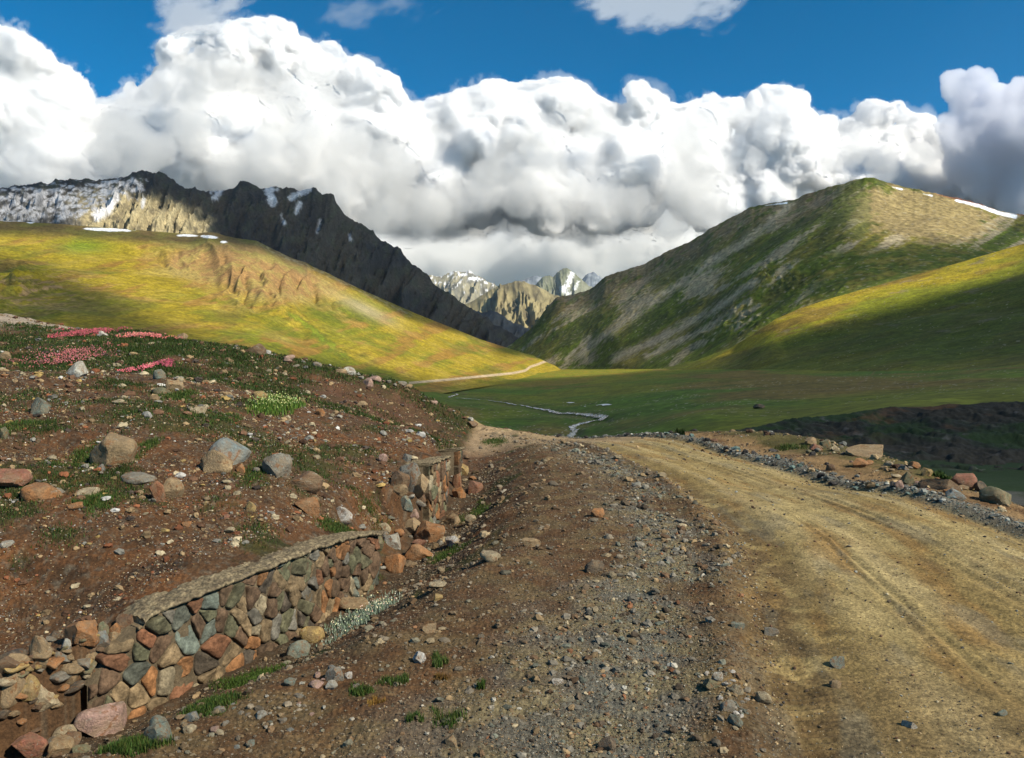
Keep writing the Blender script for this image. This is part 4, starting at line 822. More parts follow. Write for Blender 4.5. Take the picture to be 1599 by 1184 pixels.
BOULD = [
 (180, 703, 76, 52, 'tan', A, 'large angular grey and rust boulder with a cracked pale top on the left slope'),
 (353, 706, 66, 42, 'blue', B, 'bluish grey boulder behind a tan one on the left slope'),
 (337, 722, 58, 36, 'tan', A, 'tan speckled boulder leaning in front of the bluish grey one'),
 (433, 727, 50, 36, 'grey', B, 'smooth pale grey boulder just above the dark brown one'),
 (120, 576, 38, 26, 'pale', A, 'pale pointed stone shaped like a small tent below the pink flowers'),
 (62, 635, 36, 28, 'teal', A, 'blue green stone alone on bare earth near the left edge'),
 (18, 750, 58, 32, 'red', S_, 'reddish slab boulder cut off by the left edge'),
 (60, 770, 64, 26, 'orange', S_, 'flat orange and tan rock beside the reddish slab at the left edge'),
 (213, 748, 58, 16, 'grey', S_, 'long thin grey slab lying below the large rust boulder'),
 (247, 770, 26, 34, 'rust', A, 'upright reddish rock next to a rounded brownish one'),
 (270, 764, 36, 32, 'tan', B, 'rounded tan brown rock touching the upright reddish one'),
 (478, 752, 58, 30, 'brown', B, 'dark brown clod of rock beside the pale grey boulder'),
 (481, 793, 44, 28, 'orange', S_, 'bright orange rock on the slope above the wall'),
 (534, 804, 36, 24, 'white', A, 'off white angular rock above the far end of the wall'),
 (376, 733, 17, 14, 'orange', A, 'small orange stone beside the bluish and tan boulders'),
 (391, 792, 20, 16, 'yellow', A, 'small yellow tan block on the brown slope above the wall'),
 (8, 556, 20, 15, 'tan', B, 'tan stone at the left edge near the gravel terrace'),
 (249, 585, 22, 17, 'teal', B, 'grey green stone under the topmost pink flowers'),
 (272, 602, 28, 18, 'tan', A, 'tan rock with a sharp top halfway up the left slope'),
 (250, 612, 30, 13, 'green', S_, 'flat olive tan stone beside a dark green plant'),
 (402, 546, 30, 20, 'brown', B, 'dark brown boulder standing on the crest of the left bank'),
 (285, 527, 17, 12, 'tan', A, 'tan block on the crest among reddish flowers'),
 (405, 618, 26, 14, 'yellow', S_, 'flat yellowish stone left of the bright green cushion plant'),
 (309, 641, 24, 11, 'cream', S_, 'flat cream stone in the middle of the left slope'),
 (135, 771, 32, 14, 'cream', S_, 'cream slab stone half sunk between grass tufts'),
 (158, 731, 16, 12, 'blue', A, 'small blue stone at the foot of the large rust boulder'),
 (6, 678, 14, 20, 'green', B, 'olive round stone cut off by the left edge'),
 (160, 522, 20, 10, 'white', A, 'whitish stone among pink flowers on the crest'),
 (495, 570, 16, 9, 'grey', B, 'grey stone on the ridge line left of the pale cluster'),
 (545, 580, 22, 13, 'pale', A, 'pale stone standing on the ridge of the bank'),
 (572, 597, 26, 12, 'pink', S_, 'pinkish slab on the ridge right of the pale stone'),
 (500, 645, 16, 12, 'orange', A, 'orange stone on bare soil below the ridge'),
 (566, 632, 18, 11, 'tan', B, 'tan stone in dark herbs under the ridge'),
 (636, 718, 16, 13, 'blue', A, 'blue grey stone on the slope behind the second wall'),
 (598, 716, 16, 13, 'pink', B, 'pink stone on the slope behind the second wall'),
 # rubble in the ditch between the two lengths of wall
 (672, 833, 52, 32, 'orange', A, 'big orange block on the rubble between the two walls'),
 (652, 862, 54, 26, 'orange', A, 'long orange rock lying below the big orange block'),
 (617, 882, 36, 30, 'orange', A, 'squarish orange tan rock at the right end of the near wall'),
 (640, 822, 34, 22, 'tan', A, 'dusty tan rock left of the big orange block'),
 (612, 845, 30, 22, 'pale', A, 'pale grey rock on top of the near wall end'),
 (585, 848, 30, 28, 'green', B, 'olive grey rounded rock set in the end of the near wall'),
 (632, 786, 28, 22, 'teal', B, 'blue green round stone in the rubble left of the second wall'),
 (625, 770, 26, 16, 'tan', B, 'tan round stone above the blue green one in the rubble'),
 (645, 805, 24, 16, 'pink', A, 'pinkish tan stone in the middle of the rubble'),
 (600, 826, 24, 16, 'cream', A, 'cream stone lying at the head of the rubble'),
 (660, 790, 18, 20, 'red', A, 'red stone leaning on the near side of the second wall'),
 (722, 735, 22, 18, 'yellow', B, 'yellowish round rock in the ditch beyond the second wall'),
 (714, 752, 16, 26, 'rust', A, 'narrow rust red rock standing in the ditch'),
 (742, 762, 26, 20, 'red', A, 'red split rock on the right side of the ditch'),
 (716, 770, 24, 18, 'orange', A, 'orange rock deep in the ditch below the yellowish one'),
 (700, 724, 20, 14, 'orange', A, 'tan orange rock at the far end of the second wall'),
 (705, 812, 34, 16, 'tan', S_, 'tan slab bridging the dark gap of the ditch'),
 (735, 811, 20, 13, 'cream', B, 'cream round stone on the right bank of the ditch'),
 (707, 845, 26, 16, 'white', A, 'white stone on the right bank beside the orange block'),
 (668, 762, 34, 22, 'tan', A, 'dusty brown rock leaning on the broken near face of the second wall'),
 (655, 776, 26, 22, 'brown', A, 'dark brown rock under the dusty one by the second wall'),
 (196, 992, 34, 22, 'brown', A, 'brown slab lying on the broken start of the near wall'),
 (176, 1030, 34, 26, 'tan', A, 'tan block closing the broken end of the near wall'),
 (170, 1070, 38, 34, 'grey', A, 'grey block standing against the broken end of the near wall'),
 # foot of the near wall and shoulder
 (548, 928, 32, 18, 'teal', B, 'pale blue green rounded stone at the foot of the near wall'),
 (553, 946, 46, 20, 'tan', S_, 'tan flat stone under the pale blue green one'),
 (488, 992, 40, 26, 'yellow', A, 'yellow orange rock between the wall foot and the silvery plant'),
 (466, 1016, 40, 26, 'teal', A, 'blue green block below the yellow orange rock'),
 (655, 1028, 24, 18, 'white', A, 'white topped stone on brown earth right of the silvery plant'),
 (523, 1057, 32, 22, 'grey', B, 'grey green rounded stone on the lower shoulder'),
 (518, 1074, 20, 14, 'pale', B, 'pale small stone touching the grey green rounded one'),
 (544, 1056, 14, 13, 'white', B, 'small white stone right of the grey green rounded one'),
 (766, 870, 36, 15, 'cream', S_, 'long cream slab stone lying on the brown shoulder'),
 (830, 848, 30, 15, 'tan', S_, 'tan wedge stone upper right of the cream slab'),
 (685, 915, 30, 9, 'cream', S_, 'thin cream stone on the shoulder below the ditch'),
 (684, 934, 16, 11, 'yellow', A, 'little yellowish stone below the thin cream one'),
 (671, 983, 26, 12, 'tan', S_, 'tan cracked stone above the white topped one'),
 (928, 886, 34, 20, 'dark', A, 'dark split stone on the gravel strip'),
 (933, 802, 24, 15, 'orange', A, 'lone orange stone on the gravel strip beside the road'),
 (1308, 1037, 28, 15, 'teal', S_, 'flat blue green stone out on the road'),
 (1305, 1070, 20, 12, 'tan', B, 'tan round stone on the road below the blue green one'),
 (1192, 1091, 28, 18, 'cream', B, 'cream stone at the right end of the small rock pile'),
 (1148, 1128, 26, 18, 'teal', A, 'blue green stone at the bottom of the small rock pile'),
 (1136, 1103, 26, 16, 'grey', A, 'grey stone in the middle of the small rock pile'),
 (1110, 1070, 28, 18, 'green', A, 'mossy olive stone at the left of the small rock pile'),
 (1120, 1058, 20, 14, 'pale', A, 'pale stone at the top of the small rock pile'),
 (1150, 1080, 22, 15, 'cream', A, 'cream block just right of centre in the small rock pile'),
 (1152, 977, 24, 11, 'teal', S_, 'flat turquoise stone in the gravel'),
 (1203, 988, 26, 11, 'grey', S_, 'grey wedge stone at the edge of the packed road'),
 (948, 1164, 30, 20, 'dark', A, 'dark bluish stone at the bottom edge of the picture'),
 (705, 1162, 24, 16, 'tan', A, 'tan stone on the shoulder at the bottom edge'),
 (1420, 1133, 24, 11, 'pale', S_, 'thin pale stone on the road near the bottom'),
 (871, 1065, 20, 11, 'white', S_, 'white flat stone on the shoulder gravel'),
 # lower left rubble
 (128, 1004, 58, 34, 'orange', B, 'orange oval boulder at the broken start of the near wall'),
 (160, 1002, 20, 22, 'green', B, 'olive stone right of the orange oval boulder'),
 (180, 1000, 18, 24, 'orange', B, 'narrow orange stone at the broken wall start'),
 (68, 1022, 26, 20, 'cream', A, 'cream stone left of the orange oval boulder'),
 (104, 1030, 18, 20, 'pale', A, 'pale block under the orange oval boulder'),
 (142, 1033, 26, 26, 'tan', A, 'brown tan stone in the rubble below the oval boulder'),
 (95, 1046, 36, 20, 'grey', A, 'grey stone wedged in the rubble at lower left'),
 (60, 1056, 40, 46, 'tan', A, 'tall tan boulder with a rough broken face at lower left'),
 (130, 1066, 34, 26, 'yellow', A, 'yellow tan block in the middle of the rubble at lower left'),
 (158, 1056, 30, 34, 'blue', A, 'blue grey stone against the broken end of the wall'),
 (30, 1080, 58, 44, 'yellow', A, 'long yellow tan boulder with a flat bright top at lower left'),
 (105, 1103, 36, 34, 'tan', B, 'round tan stone below the middle of the rubble'),
 (146, 1090, 38, 26, 'yellow', A, 'yellowish rock right of the round tan stone'),
 (68, 1112, 52, 46, 'cream', A, 'cream faceted boulder in front of the tall tan one'),
 (168, 1104, 52, 36, 'brown', B, 'brown rock behind the pink slab'),
 (156, 1130, 76, 44, 'pink', S_, 'big pink slab resting on the rubble at lower left'),
 (15, 1130, 50, 50, 'tan', B, 'earthy tan boulder cut off by the left edge at the bottom'),
 (104, 1146, 40, 22, 'cream', A, 'cream knobbly rock under the pink slab'),
 (50, 1172, 56, 34, 'red', A, 'reddish boulder in the bottom left corner'),
 (95, 1170, 40, 28, 'tan', A, 'tan rock right of the reddish boulder in the bottom corner'),
 (247, 1150, 46, 32, 'teal', B, 'blue green smooth boulder beside the bottom grass'),
 (246, 1131, 26, 20, 'teal', B, 'smaller dark teal stone just behind the blue green boulder'),
 (300, 1122, 24, 14, 'blue', B, 'bluish cobble in the row at the bottom of the bank'),
 (296, 1140, 22, 12, 'cream', B, 'cream cobble in the row at the bottom of the bank'),
 # right verge
 (1264, 690, 22, 13, 'tan', B, 'tan rounded stone first on the verge right of the road'),
 (1288, 694, 22, 15, 'green', A, 'olive block on the verge behind the road'),
 (1273, 699, 20, 12, 'red', A, 'reddish stone in front of the olive block on the verge'),
 (1304, 701, 14, 10, 'cream', A, 'cream block left of the widest verge boulder'),
 (1352, 706, 66, 18, 'tan', S_, 'widest boulder on the verge, low and tan'),
 (1343, 724, 26, 15, 'orange', B, 'rounded orange stone in front of the widest verge boulder'),
 (1297, 731, 15, 11, 'brown', B, 'small dark brown stone alone on the tan verge'),
 (1417, 747, 24, 22, 'green', A, 'olive green upright rock on the verge'),
 (1404, 757, 18, 13, 'pink', B, 'pinkish grey stone at the foot of the olive green upright rock'),
 (1427, 727, 20, 12, 'orange', A, 'orange stone on the far lip of the verge'),
 (1447, 738, 18, 14, 'yellow', A, 'yellowish stone beside the olive green upright rock on the lip'),
 (1411, 731, 16, 7, 'grey', S_, 'flat grey stone behind the olive green upright rock'),
 (1466, 757, 62, 18, 'brown', S_, 'long brown slab sloping toward the turquoise stone'),
 (1500, 737, 40, 18, 'yellow', B, 'ochre capped boulder highest on the right verge'),
 (1504, 752, 44, 24, 'red', A, 'brick red rock under the ochre capped boulder'),
 (1532, 761, 20, 18, 'dark', A, 'small dark rock right of the brick red one'),
 (1490, 772, 30, 15, 'blue', A, 'turquoise stone at the foot of the brick red rock'),
 (1557, 776, 52, 27, 'green', B, 'big dark green grey boulder near the right edge'),
 (1387, 725, 16, 8, 'cream', S_, 'cream flat stone right of the rounded orange stone'),
]
for (u, v, w_, h_, c, k, lab) in BOULD:
    put_rock(u, v, w_, h_, c, k, lab, name='boulder' if w_ >= 34 else 'stone', cat='boulder' if w_ >= 34 else 'stone', zup=0)
for (yy, off, w_, h_, c, lab) in ((11.30, -.10, .30, .30, 'tan', 'tan block stacked against the near end of the second wall'), (11.28, -.34, .32, .26, 'brown', 'brown block beside the tan one at the near end of the second wall'), (11.22, .02, .22, .20, 'orange', 'small orange block low at the near end of the second wall'), (11.36, -.22, .34, .44, 'grey', 'tall dusty grey block behind the tan and brown ones at the second wall')):
    put_rock(0, 0, w_ * F / yy, h_ * F / yy, c, A, lab, at=(float(wall_x(yy)) + off, yy), sink=.2)
# the dark boulder out in the meadow
bx, by = valley_hit(1185, 638); o = bpy.data.objects.new('boulder', ANG[2]); C.objects.link(o); o.scale = (by * 9 / F, by * 8 / F, by * 5 / F); o.location = (bx, by, float(valley_h(np.array([bx]), np.array([by]))[0]) + by * 2 / F)
o.color = (.03, .035, .03, 1); o['label'] = 'lone dark boulder out on the green meadow beyond the road'; o['category'] = 'boulder'

# further stones that lie about in numbers
def scatter(n, box, size, cols, name, label, group, dens=None, seed=0, kind=SMA, sink=.3, flat=(.35, .65)):
    r = np.random.default_rng(seed); c = 0; tries = 0
    while c < n and tries < n * 60:
        tries += 1
        u = r.uniform(box[0], box[1]); v = r.uniform(box[2], box[3])
        if dens is not None and dens(u, v) < r.uniform(): continue
        x, y, z = ground_hit(u, v)
        if y > 27: continue
        s = size[0] * (size[1] / size[0]) ** (r.uniform() ** 1.7)
        o = bpy.data.objects.new(name, kind[r.integers(len(kind))]); C.objects.link(o); f = r.uniform(*flat)
        o.scale = (s / 2, s / 2 * r.uniform(.6, .95), s / 2 * f); o.rotation_euler = (r.uniform(-.25, .25), r.uniform(-.25, .25), r.uniform(0, 6.28)); o.location = (x, y, z + s / 2 * f * (1 - 2 * sink))
        cc = np.array(COLS[cols[r.integers(len(cols))]]) * r.uniform(.8, 1.2); o.color = (*cc, 1); o['label'] = label; o['category'] = {'cobble': 'cobble', 'rubble_stone': 'rubble'}.get(name, 'stone'); o['group'] = group; c += 1
pl = lambda P, sft=10: (lambda u, v: float(sst(-sft, sft, polyd(np.array([u]), np.array([v]), P))[0]))
scatter(62, (0, 680, 560, 860), (.05, .17), ['cream', 'tan', 'tan', 'pale', 'orange', 'grey', 'red', 'yellow'], 'stone', 'loose hand sized stone lying on the brown earth of the left slope', 'loose stones on the left slope',
    pl([(0, 560), (300, 560), (560, 640), (690, 690), (640, 740), (480, 830), (380, 850), (0, 880)]), 21)
scatter(34, (560, 745, 700, 900), (.07, .20), ['orange', 'tan', 'red', 'grey', 'cream', 'dark', 'brown', 'pale', 'teal'], 'rubble_stone', 'broken stone in the rubble of the collapsed wall in the ditch', 'rubble stones in the ditch', pl([(575, 850), (600, 800), (640, 770), (660, 800), (690, 810), (700, 720), (730, 690), (745, 740), (735, 790), (700, 850), (670, 880), (620, 900), (590, 880)], 5), 22, sink=.15)
scatter(85, (0, 210, 980, 1184), (.06, .19), ['tan', 'cream', 'yellow', 'grey', 'brown', 'green', 'dark', 'orange'], 'rubble_stone', 'broken stone in the rubble heap at the lower left', 'rubble stones at the broken wall', pl([(0, 1040), (60, 1000), (150, 985), (175, 1040), (190, 1120), (120, 1184), (0, 1184)], 5), 23, sink=.15)
scatter(48, (190, 620, 1040, 1184), (.025, .08), ['pale', 'grey', 'teal', 'cream', 'blue', 'tan', 'pink', 'dark'], 'cobble', 'rounded cobble in the band below the strip of bottom grass', 'cobbles on the lower bank', pl([(200, 1184), (260, 1120), (330, 1110), (430, 1070), (520, 1040), (560, 1080), (480, 1120), (400, 1184)], 8), 24, kind=RND)
scatter(40, (1060, 1220, 1020, 1160), (.02, .055), ['pale', 'grey', 'cream', 'teal', 'white'], 'stone', 'pale broken chip in the small rock pile beside the road', 'chips in the small rock pile', pl([(1105, 1045), (1135, 1040), (1180, 1080), (1170, 1120), (1150, 1140), (1125, 1110), (1100, 1080)], 6), 25)
scatter(36, (1180, 1599, 680, 790), (.06, .22), ['tan', 'orange', 'green', 'pink', 'cream', 'brown', 'grey'], 'stone', 'small stone on the earthy verge right of the road', 'stones on the right verge', pl([(1230, 692), (1330, 690), (1400, 705), (1500, 735), (1590, 790), (1540, 785), (1450, 765), (1350, 735), (1250, 705)], 6), 26)
scatter(24, (700, 1599, 760, 1184), (.018, .06), ['cream', 'tan', 'grey', 'dark', 'teal'], 'stone', 'small loose stone lying on the road or its shoulder', 'loose stones on road and shoulder', None, 27, sink=.25)
scatter(22, (440, 745, 560, 680), (.12, .36), ['grey', 'pale', 'brown', 'tan', 'pink'], 'stone', 'weathered rock poking out of the crest of the left bank', 'rocks along the crest of the left bank', lambda u, v: float(abs(v - np.interp(u, [400, 500, 580, 640, 700, 740, 757], [550, 572, 590, 608, 640, 662, 676])) < 10), 28)

# ------------------------------------------------------------------ gravel that nobody could count
def pebbles(name, X, Y, size, colr, base, seed, label, flat=(.35, .75), smooth=False):
    r = np.random.default_rng(seed); n = len(X); BV, BF = base; m = len(BV)
    V = BV[None] * (1 + r.uniform(-.28, .28, (n, m, 1))); V = V * np.stack([np.ones(n), r.uniform(.5, .95, n), r.uniform(*flat, n)], 1)[:, None]
    tl = r.uniform(-.35, .35, n); ct, s_ = np.cos(tl)[:, None], np.sin(tl)[:, None]; V = np.stack([V[..., 0] * ct - V[..., 2] * s_, V[..., 1], V[..., 0] * s_ + V[..., 2] * ct], -1)
    a = r.uniform(0, 6.28, n); ca, s_ = np.cos(a)[:, None], np.sin(a)[:, None]; V = np.stack([V[..., 0] * ca - V[..., 1] * s_, V[..., 0] * s_ + V[..., 1] * ca, V[..., 2]], -1)
    V = V * (size / 2)[:, None, None]; Z = near_h(X, Y) + size * .12
    V = V + np.stack([X, Y, Z], 1)[:, None]
    Fc = (BF[None] + (np.arange(n) * m)[:, None, None]).reshape(-1, 3)
    me = raw_mesh(name, V.reshape(-1, 3), tris=Fc, col=np.repeat(colr, m, 0), smooth=smooth)
    return link(name, me, M_peb, kind='stuff', label=label)
gr_ = np.random.default_rng(77)
N = 420000
u = gr_.uniform(-260, 1860, N); Yp = 2.9 * np.exp(gr_.uniform(0, math.log(27 / 2.9), N)); Xp = px(u, Yp)
dw = wall_d(Xp, Yp); s = road_s(Xp, Yp); na = fbm(Xp * 1.1, Yp * 1.1, 4, 700); nb = fbm(Xp * 3.5, Yp * 3.5, 3, 704); nd = fbm(Xp * 1.2, Yp * .6, 4, 88)
leftm = dw < -.3; sh = (dw > .1) & (s < .0); rd = (s >= 0) & (s < .99); berm = np.exp(-((s - 1.08) / .08) ** 2) * (Yp < 24); vg = s > 1.02
den = np.where(leftm, .70 * sst(-.35, .3, na + .4 * nb) + .10, 0)
den = np.where(leftm & (Yp > 17), den * .55, den)
gst = np.exp(-((s + .22) / .20) ** 2) * sst(-.3, .1, nd + .1)
den = np.where(sh, .20 + .85 * gst + .25 * sst(0, .3, nb), den)
den = np.where(sh & (Yp > 17.5), den * .3, den)
den = np.where(rd, .035 + .6 * np.exp(-(s / .05) ** 2) + .10 * sst(.05, .3, na) * (Yp < 7) + .10 * sst(.75, 1, s), den)
den = np.where(s > .98, np.maximum(1.3 * berm, np.where(vg, .30 * sst(-.2, .3, na), 0)), den)
den = np.where((dw > 0) & (dw < .9) & (Yp < 16) & sh, .55, den)
k = gr_.uniform(size=N) < den; k &= ~((dw > -.42) & (dw < .03) & (((Yp > 5.2) & (Yp < 8.8)) | ((Yp > 11.4) & (Yp < 13.7))))
u, Yp, Xp, dw, s, leftm, sh, rd, vg, gst, berm = [a[k] for a in (u, Yp, Xp, dw, s, leftm, sh, rd, vg, gst, berm)]
n = len(u); pxs = 1.25 * (1 - gr_.uniform(size=n)) ** (-1 / 2.5); pxs = np.minimum(pxs, 13); pxs = np.where(rd, np.minimum(pxs * .85, 5), pxs)
size = np.clip(pxs * Yp / F, .005, .14) * 1.25
pal = {k_: np.array(v_) for k_, v_ in COLS.items()}
def pick(names, p, n): return np.array([pal[a] for a in names])[gr_.choice(len(names), n, p=np.array(p) / sum(p))]
cl = pick(['cream', 'tan', 'rust', 'brown', 'grey', 'dark', 'white', 'yellow'], [2.2, 4, 1.4, 4, 1.5, 1.5, .5, .6], n)
cs = pick(['tan', 'grey', 'brown', 'teal', 'dark', 'cream', 'rust', 'pale'], [2.4, 5, 2, 2, 3, 1.2, .5, .8], n)
cb = pick(['grey', 'dark', 'teal', 'pale', 'tan'], [4, 2.5, 2, 1.2, 1], n)
cr = pick(['tan', 'brown', 'dark', 'grey', 'cream'], [4, 4, 3, 2, 1.2], n)
gst_ = gst[:, None]
cl = cl * .85 + .15 * np.array([.16, .08, .035]); cs = cs * (.35 + .25 * gst_) + (.65 - .25 * gst_) * np.array([.15, .10, .05])
cc = np.where(leftm[:, None], cl * .85, np.where(sh[:, None], cs, np.where((berm > .3)[:, None], cb * .85, cr))) * gr_.uniform(.5, 1.3, (n, 1))
big = pxs > 5
pebbles('pebbles', Xp[~big], Yp[~big], size[~big], cc[~big], I1, 1, 'fine pebbles strewn over the slope, shoulder and road')
pebbles('gravel', Xp[big], Yp[big], size[big], cc[big], I2, 2, 'coarser gravel strewn over the slope, shoulder and verge')
print('gravel', n, time.time() - T0)

# ------------------------------------------------------------------ the retaining wall beside the ditch
def wall_frame(y):
    t = np.array([(wall_x(y + .05) - wall_x(y - .05)) / .1, 1.]); t /= np.linalg.norm(t); return np.array([wall_x(y), y]), t, np.array([t[1], -t[0]])
def clip_poly(P, a, b, c):       # keep a*x+b*y<=c
    out = []
    for i in range(len(P)):
        p, q = P[i], P[(i + 1) % len(P)]; dp, dq = a * p[0] + b * p[1] - c, a * q[0] + b * q[1] - c
        if dp <= 0: out.append(p)
        if dp * dq < 0: tt = dp / (dp - dq); out.append((p[0] + tt * (q[0] - p[0]), p[1] + tt * (q[1] - p[1])))
    return out
def build_wall(y0, y1, seed, label, stone_w, stone_h, height_off=0., ragged=True, topf=None, cap_from=None):
    r = np.random.default_rng(seed)
    ys = np.linspace(y0, y1, 120); fr = [wall_frame(y) for y in ys]; Pc = np.array([f[0] for f in fr]); S = np.concatenate([[0], np.cumsum(np.hypot(*np.diff(Pc, axis=0).T))])
    base = np.array([float(near_h(f[0][0] + .22 * f[2][0], f[0][1] + .22 * f[2][1], False)) for f in fr]) - .10
    top = np.array([float(tpsL(f[0][0] - .3 * f[2][0], f[0][1] - .3 * f[2][1])) for f in fr]) + height_off
    if topf is not None: top = np.array([pz(topf(U0 + f[0][0] / f[0][1] * F), f[0][1]) for f in fr])
    kk = np.hanning(15); kk /= kk.sum(); top = np.convolve(np.pad(top, 7, 'edge'), kk, 'valid'); base = np.convolve(np.pad(base, 7, 'edge'), kk, 'valid')
    Lt = S[-1]; Hm = float(np.max(top - base))
    def pos(s, h, out):   # s along, h up from base, out of the face
        y = np.interp(s, S, ys); x = wall_x(y); sl = (wall_x(y + .05) - wall_x(y - .05)) / .1; l = np.sqrt(1 + sl * sl)
        return np.stack([x + out / l, y - out * sl / l, np.interp(s, S, base) + h], -1)
    root = bpy.data.objects.new('stone_wall', None); C.objects.link(root); c0 = pos(np.array([Lt / 2]), np.array([0.]), np.array([0.]))[0]; root.location = c0; root['label'] = label; root['category'] = 'wall'
    def child(name, me, mat):
        me.transform(Matrix.Translation(-Vector(c0))); o = bpy.data.objects.new(name, me); C.objects.link(o); me.materials.append(mat) if not me.materials else None; o.parent = root; return o
    # voronoi stones
    seeds = []; nx_ = max(2, int(Lt / stone_w)); ny_ = max(1, int(round(Hm / stone_h)))
    for i in range(nx_ + 1):
        for j in range(ny_ + 1):
            if r.uniform() < .15: continue
            seeds.append(((i + .5 * (j % 2) + r.uniform(-.48, .48)) * stone_w, (j + .5 + r.uniform(-.48, .48)) * stone_h))
    seeds = np.array(seeds); V = []; Q = []; Tt = []; Cc = []
    def fan(G_, rev=False):
        n0, n1 = G_.shape[:2]; t_ = []
        for i0 in (0, n0 - 1):
            for j in range(1, n1 - 1): t_.append((i0 * n1, i0 * n1 + j, i0 * n1 + j + 1))
        return np.array(t_)
    pal_ = [('brown', 3.6), ('tan', 3.6), ('orange', 1.2), ('teal', .7), ('dark', 1.0), ('green', 2.4), ('rust', 1.0), ('cream', .5), ('grey', 1.0)]; pn = [p[0] for p in pal_]; pw = np.array([p[1] for p in pal_]); pw /= pw.sum()
    for i, sd_ in enumerate(seeds):
        P = [(sd_[0] - .4, sd_[1] - .5), (sd_[0] + .4, sd_[1] - .5), (sd_[0] + .4, sd_[1] + .5), (sd_[0] - .4, sd_[1] + .5)]
        for j in np.argsort(np.hypot(*(seeds - sd_).T))[1:14]:
            o_ = seeds[j]; m_ = (o_ + sd_) / 2; n_ = o_ - sd_; P = clip_poly(P, n_[0], n_[1], n_ @ m_)
            if len(P) < 3: break
        if len(P) < 3: continue
        hs = np.interp(np.clip(sd_[0], 0, Lt), S, top - base)
        jag = (.05 * r.uniform(-1, 1)) if ragged else 0
        P = clip_poly(P, 0, 1, hs - .035); P = clip_poly(P, -1, 0, .02 + jag) if len(P) > 2 else P; P = clip_poly(P, 1, 0, Lt + .02 + jag) if len(P) > 2 else P; P = clip_poly(P, 0, -1, .05) if len(P) > 2 else P
        if len(P) < 3: continue
        P = np.array(P); cen = P.mean(0); ar = np.ptp(P[:, 0]) * np.ptp(P[:, 1])
        if ar < .0012: continue
        # resample the outline finely, round its corners
        PP = np.concatenate([P, P[:1]]); sl = np.concatenate([[0], np.cumsum(np.hypot(*np.diff(PP, axis=0).T))]); m_ = 40; tt = np.linspace(0, sl[-1], m_, endpoint=False)
        ring = np.stack([np.interp(tt, sl, PP[:, 0]), np.interp(tt, sl, PP[:, 1])], 1)
        kk = np.array([.5, 1, 2, 1, .5]); kk /= kk.sum(); rp = np.concatenate([ring[-2:], ring, ring[:2]]); ring = np.stack([np.convolve(rp[:, 0], kk, 'valid'), np.convolve(rp[:, 1], kk, 'valid')], 1)
        dv = ring - cen; ln = np.linalg.norm(dv, axis=1)[:, None]; gap = r.uniform(.002, .008); ring = cen + dv * (1 - gap / np.maximum(ln, .02))
        pr = r.uniform(.025, .065); tx, ty = r.uniform(-.35, .35, 2)
        lv = [(1.0, -.06), (1.0, pr * .1), (.985, pr * .6), (.95, pr * .92), (.80, pr), (.55, pr * 1.02), (.28, pr * 1.03)]
        b0 = len(V); colr = np.array(COLS[pn[r.choice(len(pn), p=pw)]]) * r.uniform(.42, .9); colr = .66 * colr + .34 * np.array([.135, .10, .06])
        for (sc_, out) in lv:
            q = cen + (ring - cen) * sc_; n3 = noise3(np.stack([q[:, 0] * 9, q[:, 1] * 9, np.full(m_, i * 3.1)], 1)) * .022 + noise3(np.stack([q[:, 0] * 30, q[:, 1] * 30, np.full(m_, i * 3.1)], 1)) * .011
            ou = out + (n3 + tx * (q[:, 0] - cen[0]) * .4 + ty * (q[:, 1] - cen[1]) * .4) * (sc_ < .99)
            V.extend(pos(q[:, 0], q[:, 1], ou).tolist())
            cn = noise3(np.stack([q[:, 0] * 14, q[:, 1] * 14, np.full(m_, i * 2.1)], 1)); Cc.extend((colr[None] * (1 + (.6 * cn + .4 * noise3(np.stack([q[:, 0] * 45, q[:, 1] * 45, np.full(m_, i * 1.1)], 1)))[:, None])).tolist())
        V.append(pos(np.array([cen[0]]), np.array([cen[1]]), np.array([pr * 1.04]))[0].tolist()); Cc.append(colr.tolist())
        for a in range(len(lv) - 1):
            for b in range(m_): Q.append((b0 + a * m_ + b, b0 + a * m_ + (b + 1) % m_, b0 + (a + 1) * m_ + (b + 1) % m_, b0 + (a + 1) * m_ + b))
        e = b0 + (len(lv) - 1) * m_
        for b in range(m_): Tt.append((e + b, e + (b + 1) % m_, b0 + len(lv) * m_))
    child('masonry', raw_mesh('masonry', V, quads=np.array(Q), tris=np.array(Tt), col=np.clip(Cc, .01, 1)), M_wall)
    # mortar core: a closed strip behind the stones
    n_ = 90; ss = np.linspace(-.04, Lt + .04, n_); hh = np.interp(ss, S, top - base); prof = []
    for (o_, hf, ad) in ((.018, 0, -.05), (.02, .2, 0), (.02, .4, 0), (.02, .6, 0), (.02, .8, 0), (.018, 1, -.03), (-.16, 1, -.03), (-.40, 1, -.06), (-.40, 0, -.05)):
        h_ = hh * hf + ad; prof.append(pos(ss, h_, o_ + (.018 * fbm(ss * 9, hf * 6 + ss * 0, 4, 720 + seed) if 0 < hf < 1 else 0 * ss)))
    G_ = np.stack(prof, 1); me = raw_mesh('mortar', G_.reshape(-1, 3), quads=grid_quads(*G_.shape[:2]), tris=fan(G_), col=np.tile(np.array([.10, .075, .044]), (G_.shape[0] * G_.shape[1], 1)) * (1 + .3 * fbm(G_[..., 0] * 9, G_[..., 2] * 9, 4, 722).reshape(-1, 1)))
    child('mortar', me, M_wall)
    # the rough cap
    n_ = int(Lt / .012); ss = np.linspace(-.02 if cap_from is None else cap_from, Lt + .02, n_); hh = np.interp(ss, S, top - base); rows = []
    wob = .05 * fbm(ss * 3, ss * 0, 4, 730 + seed)
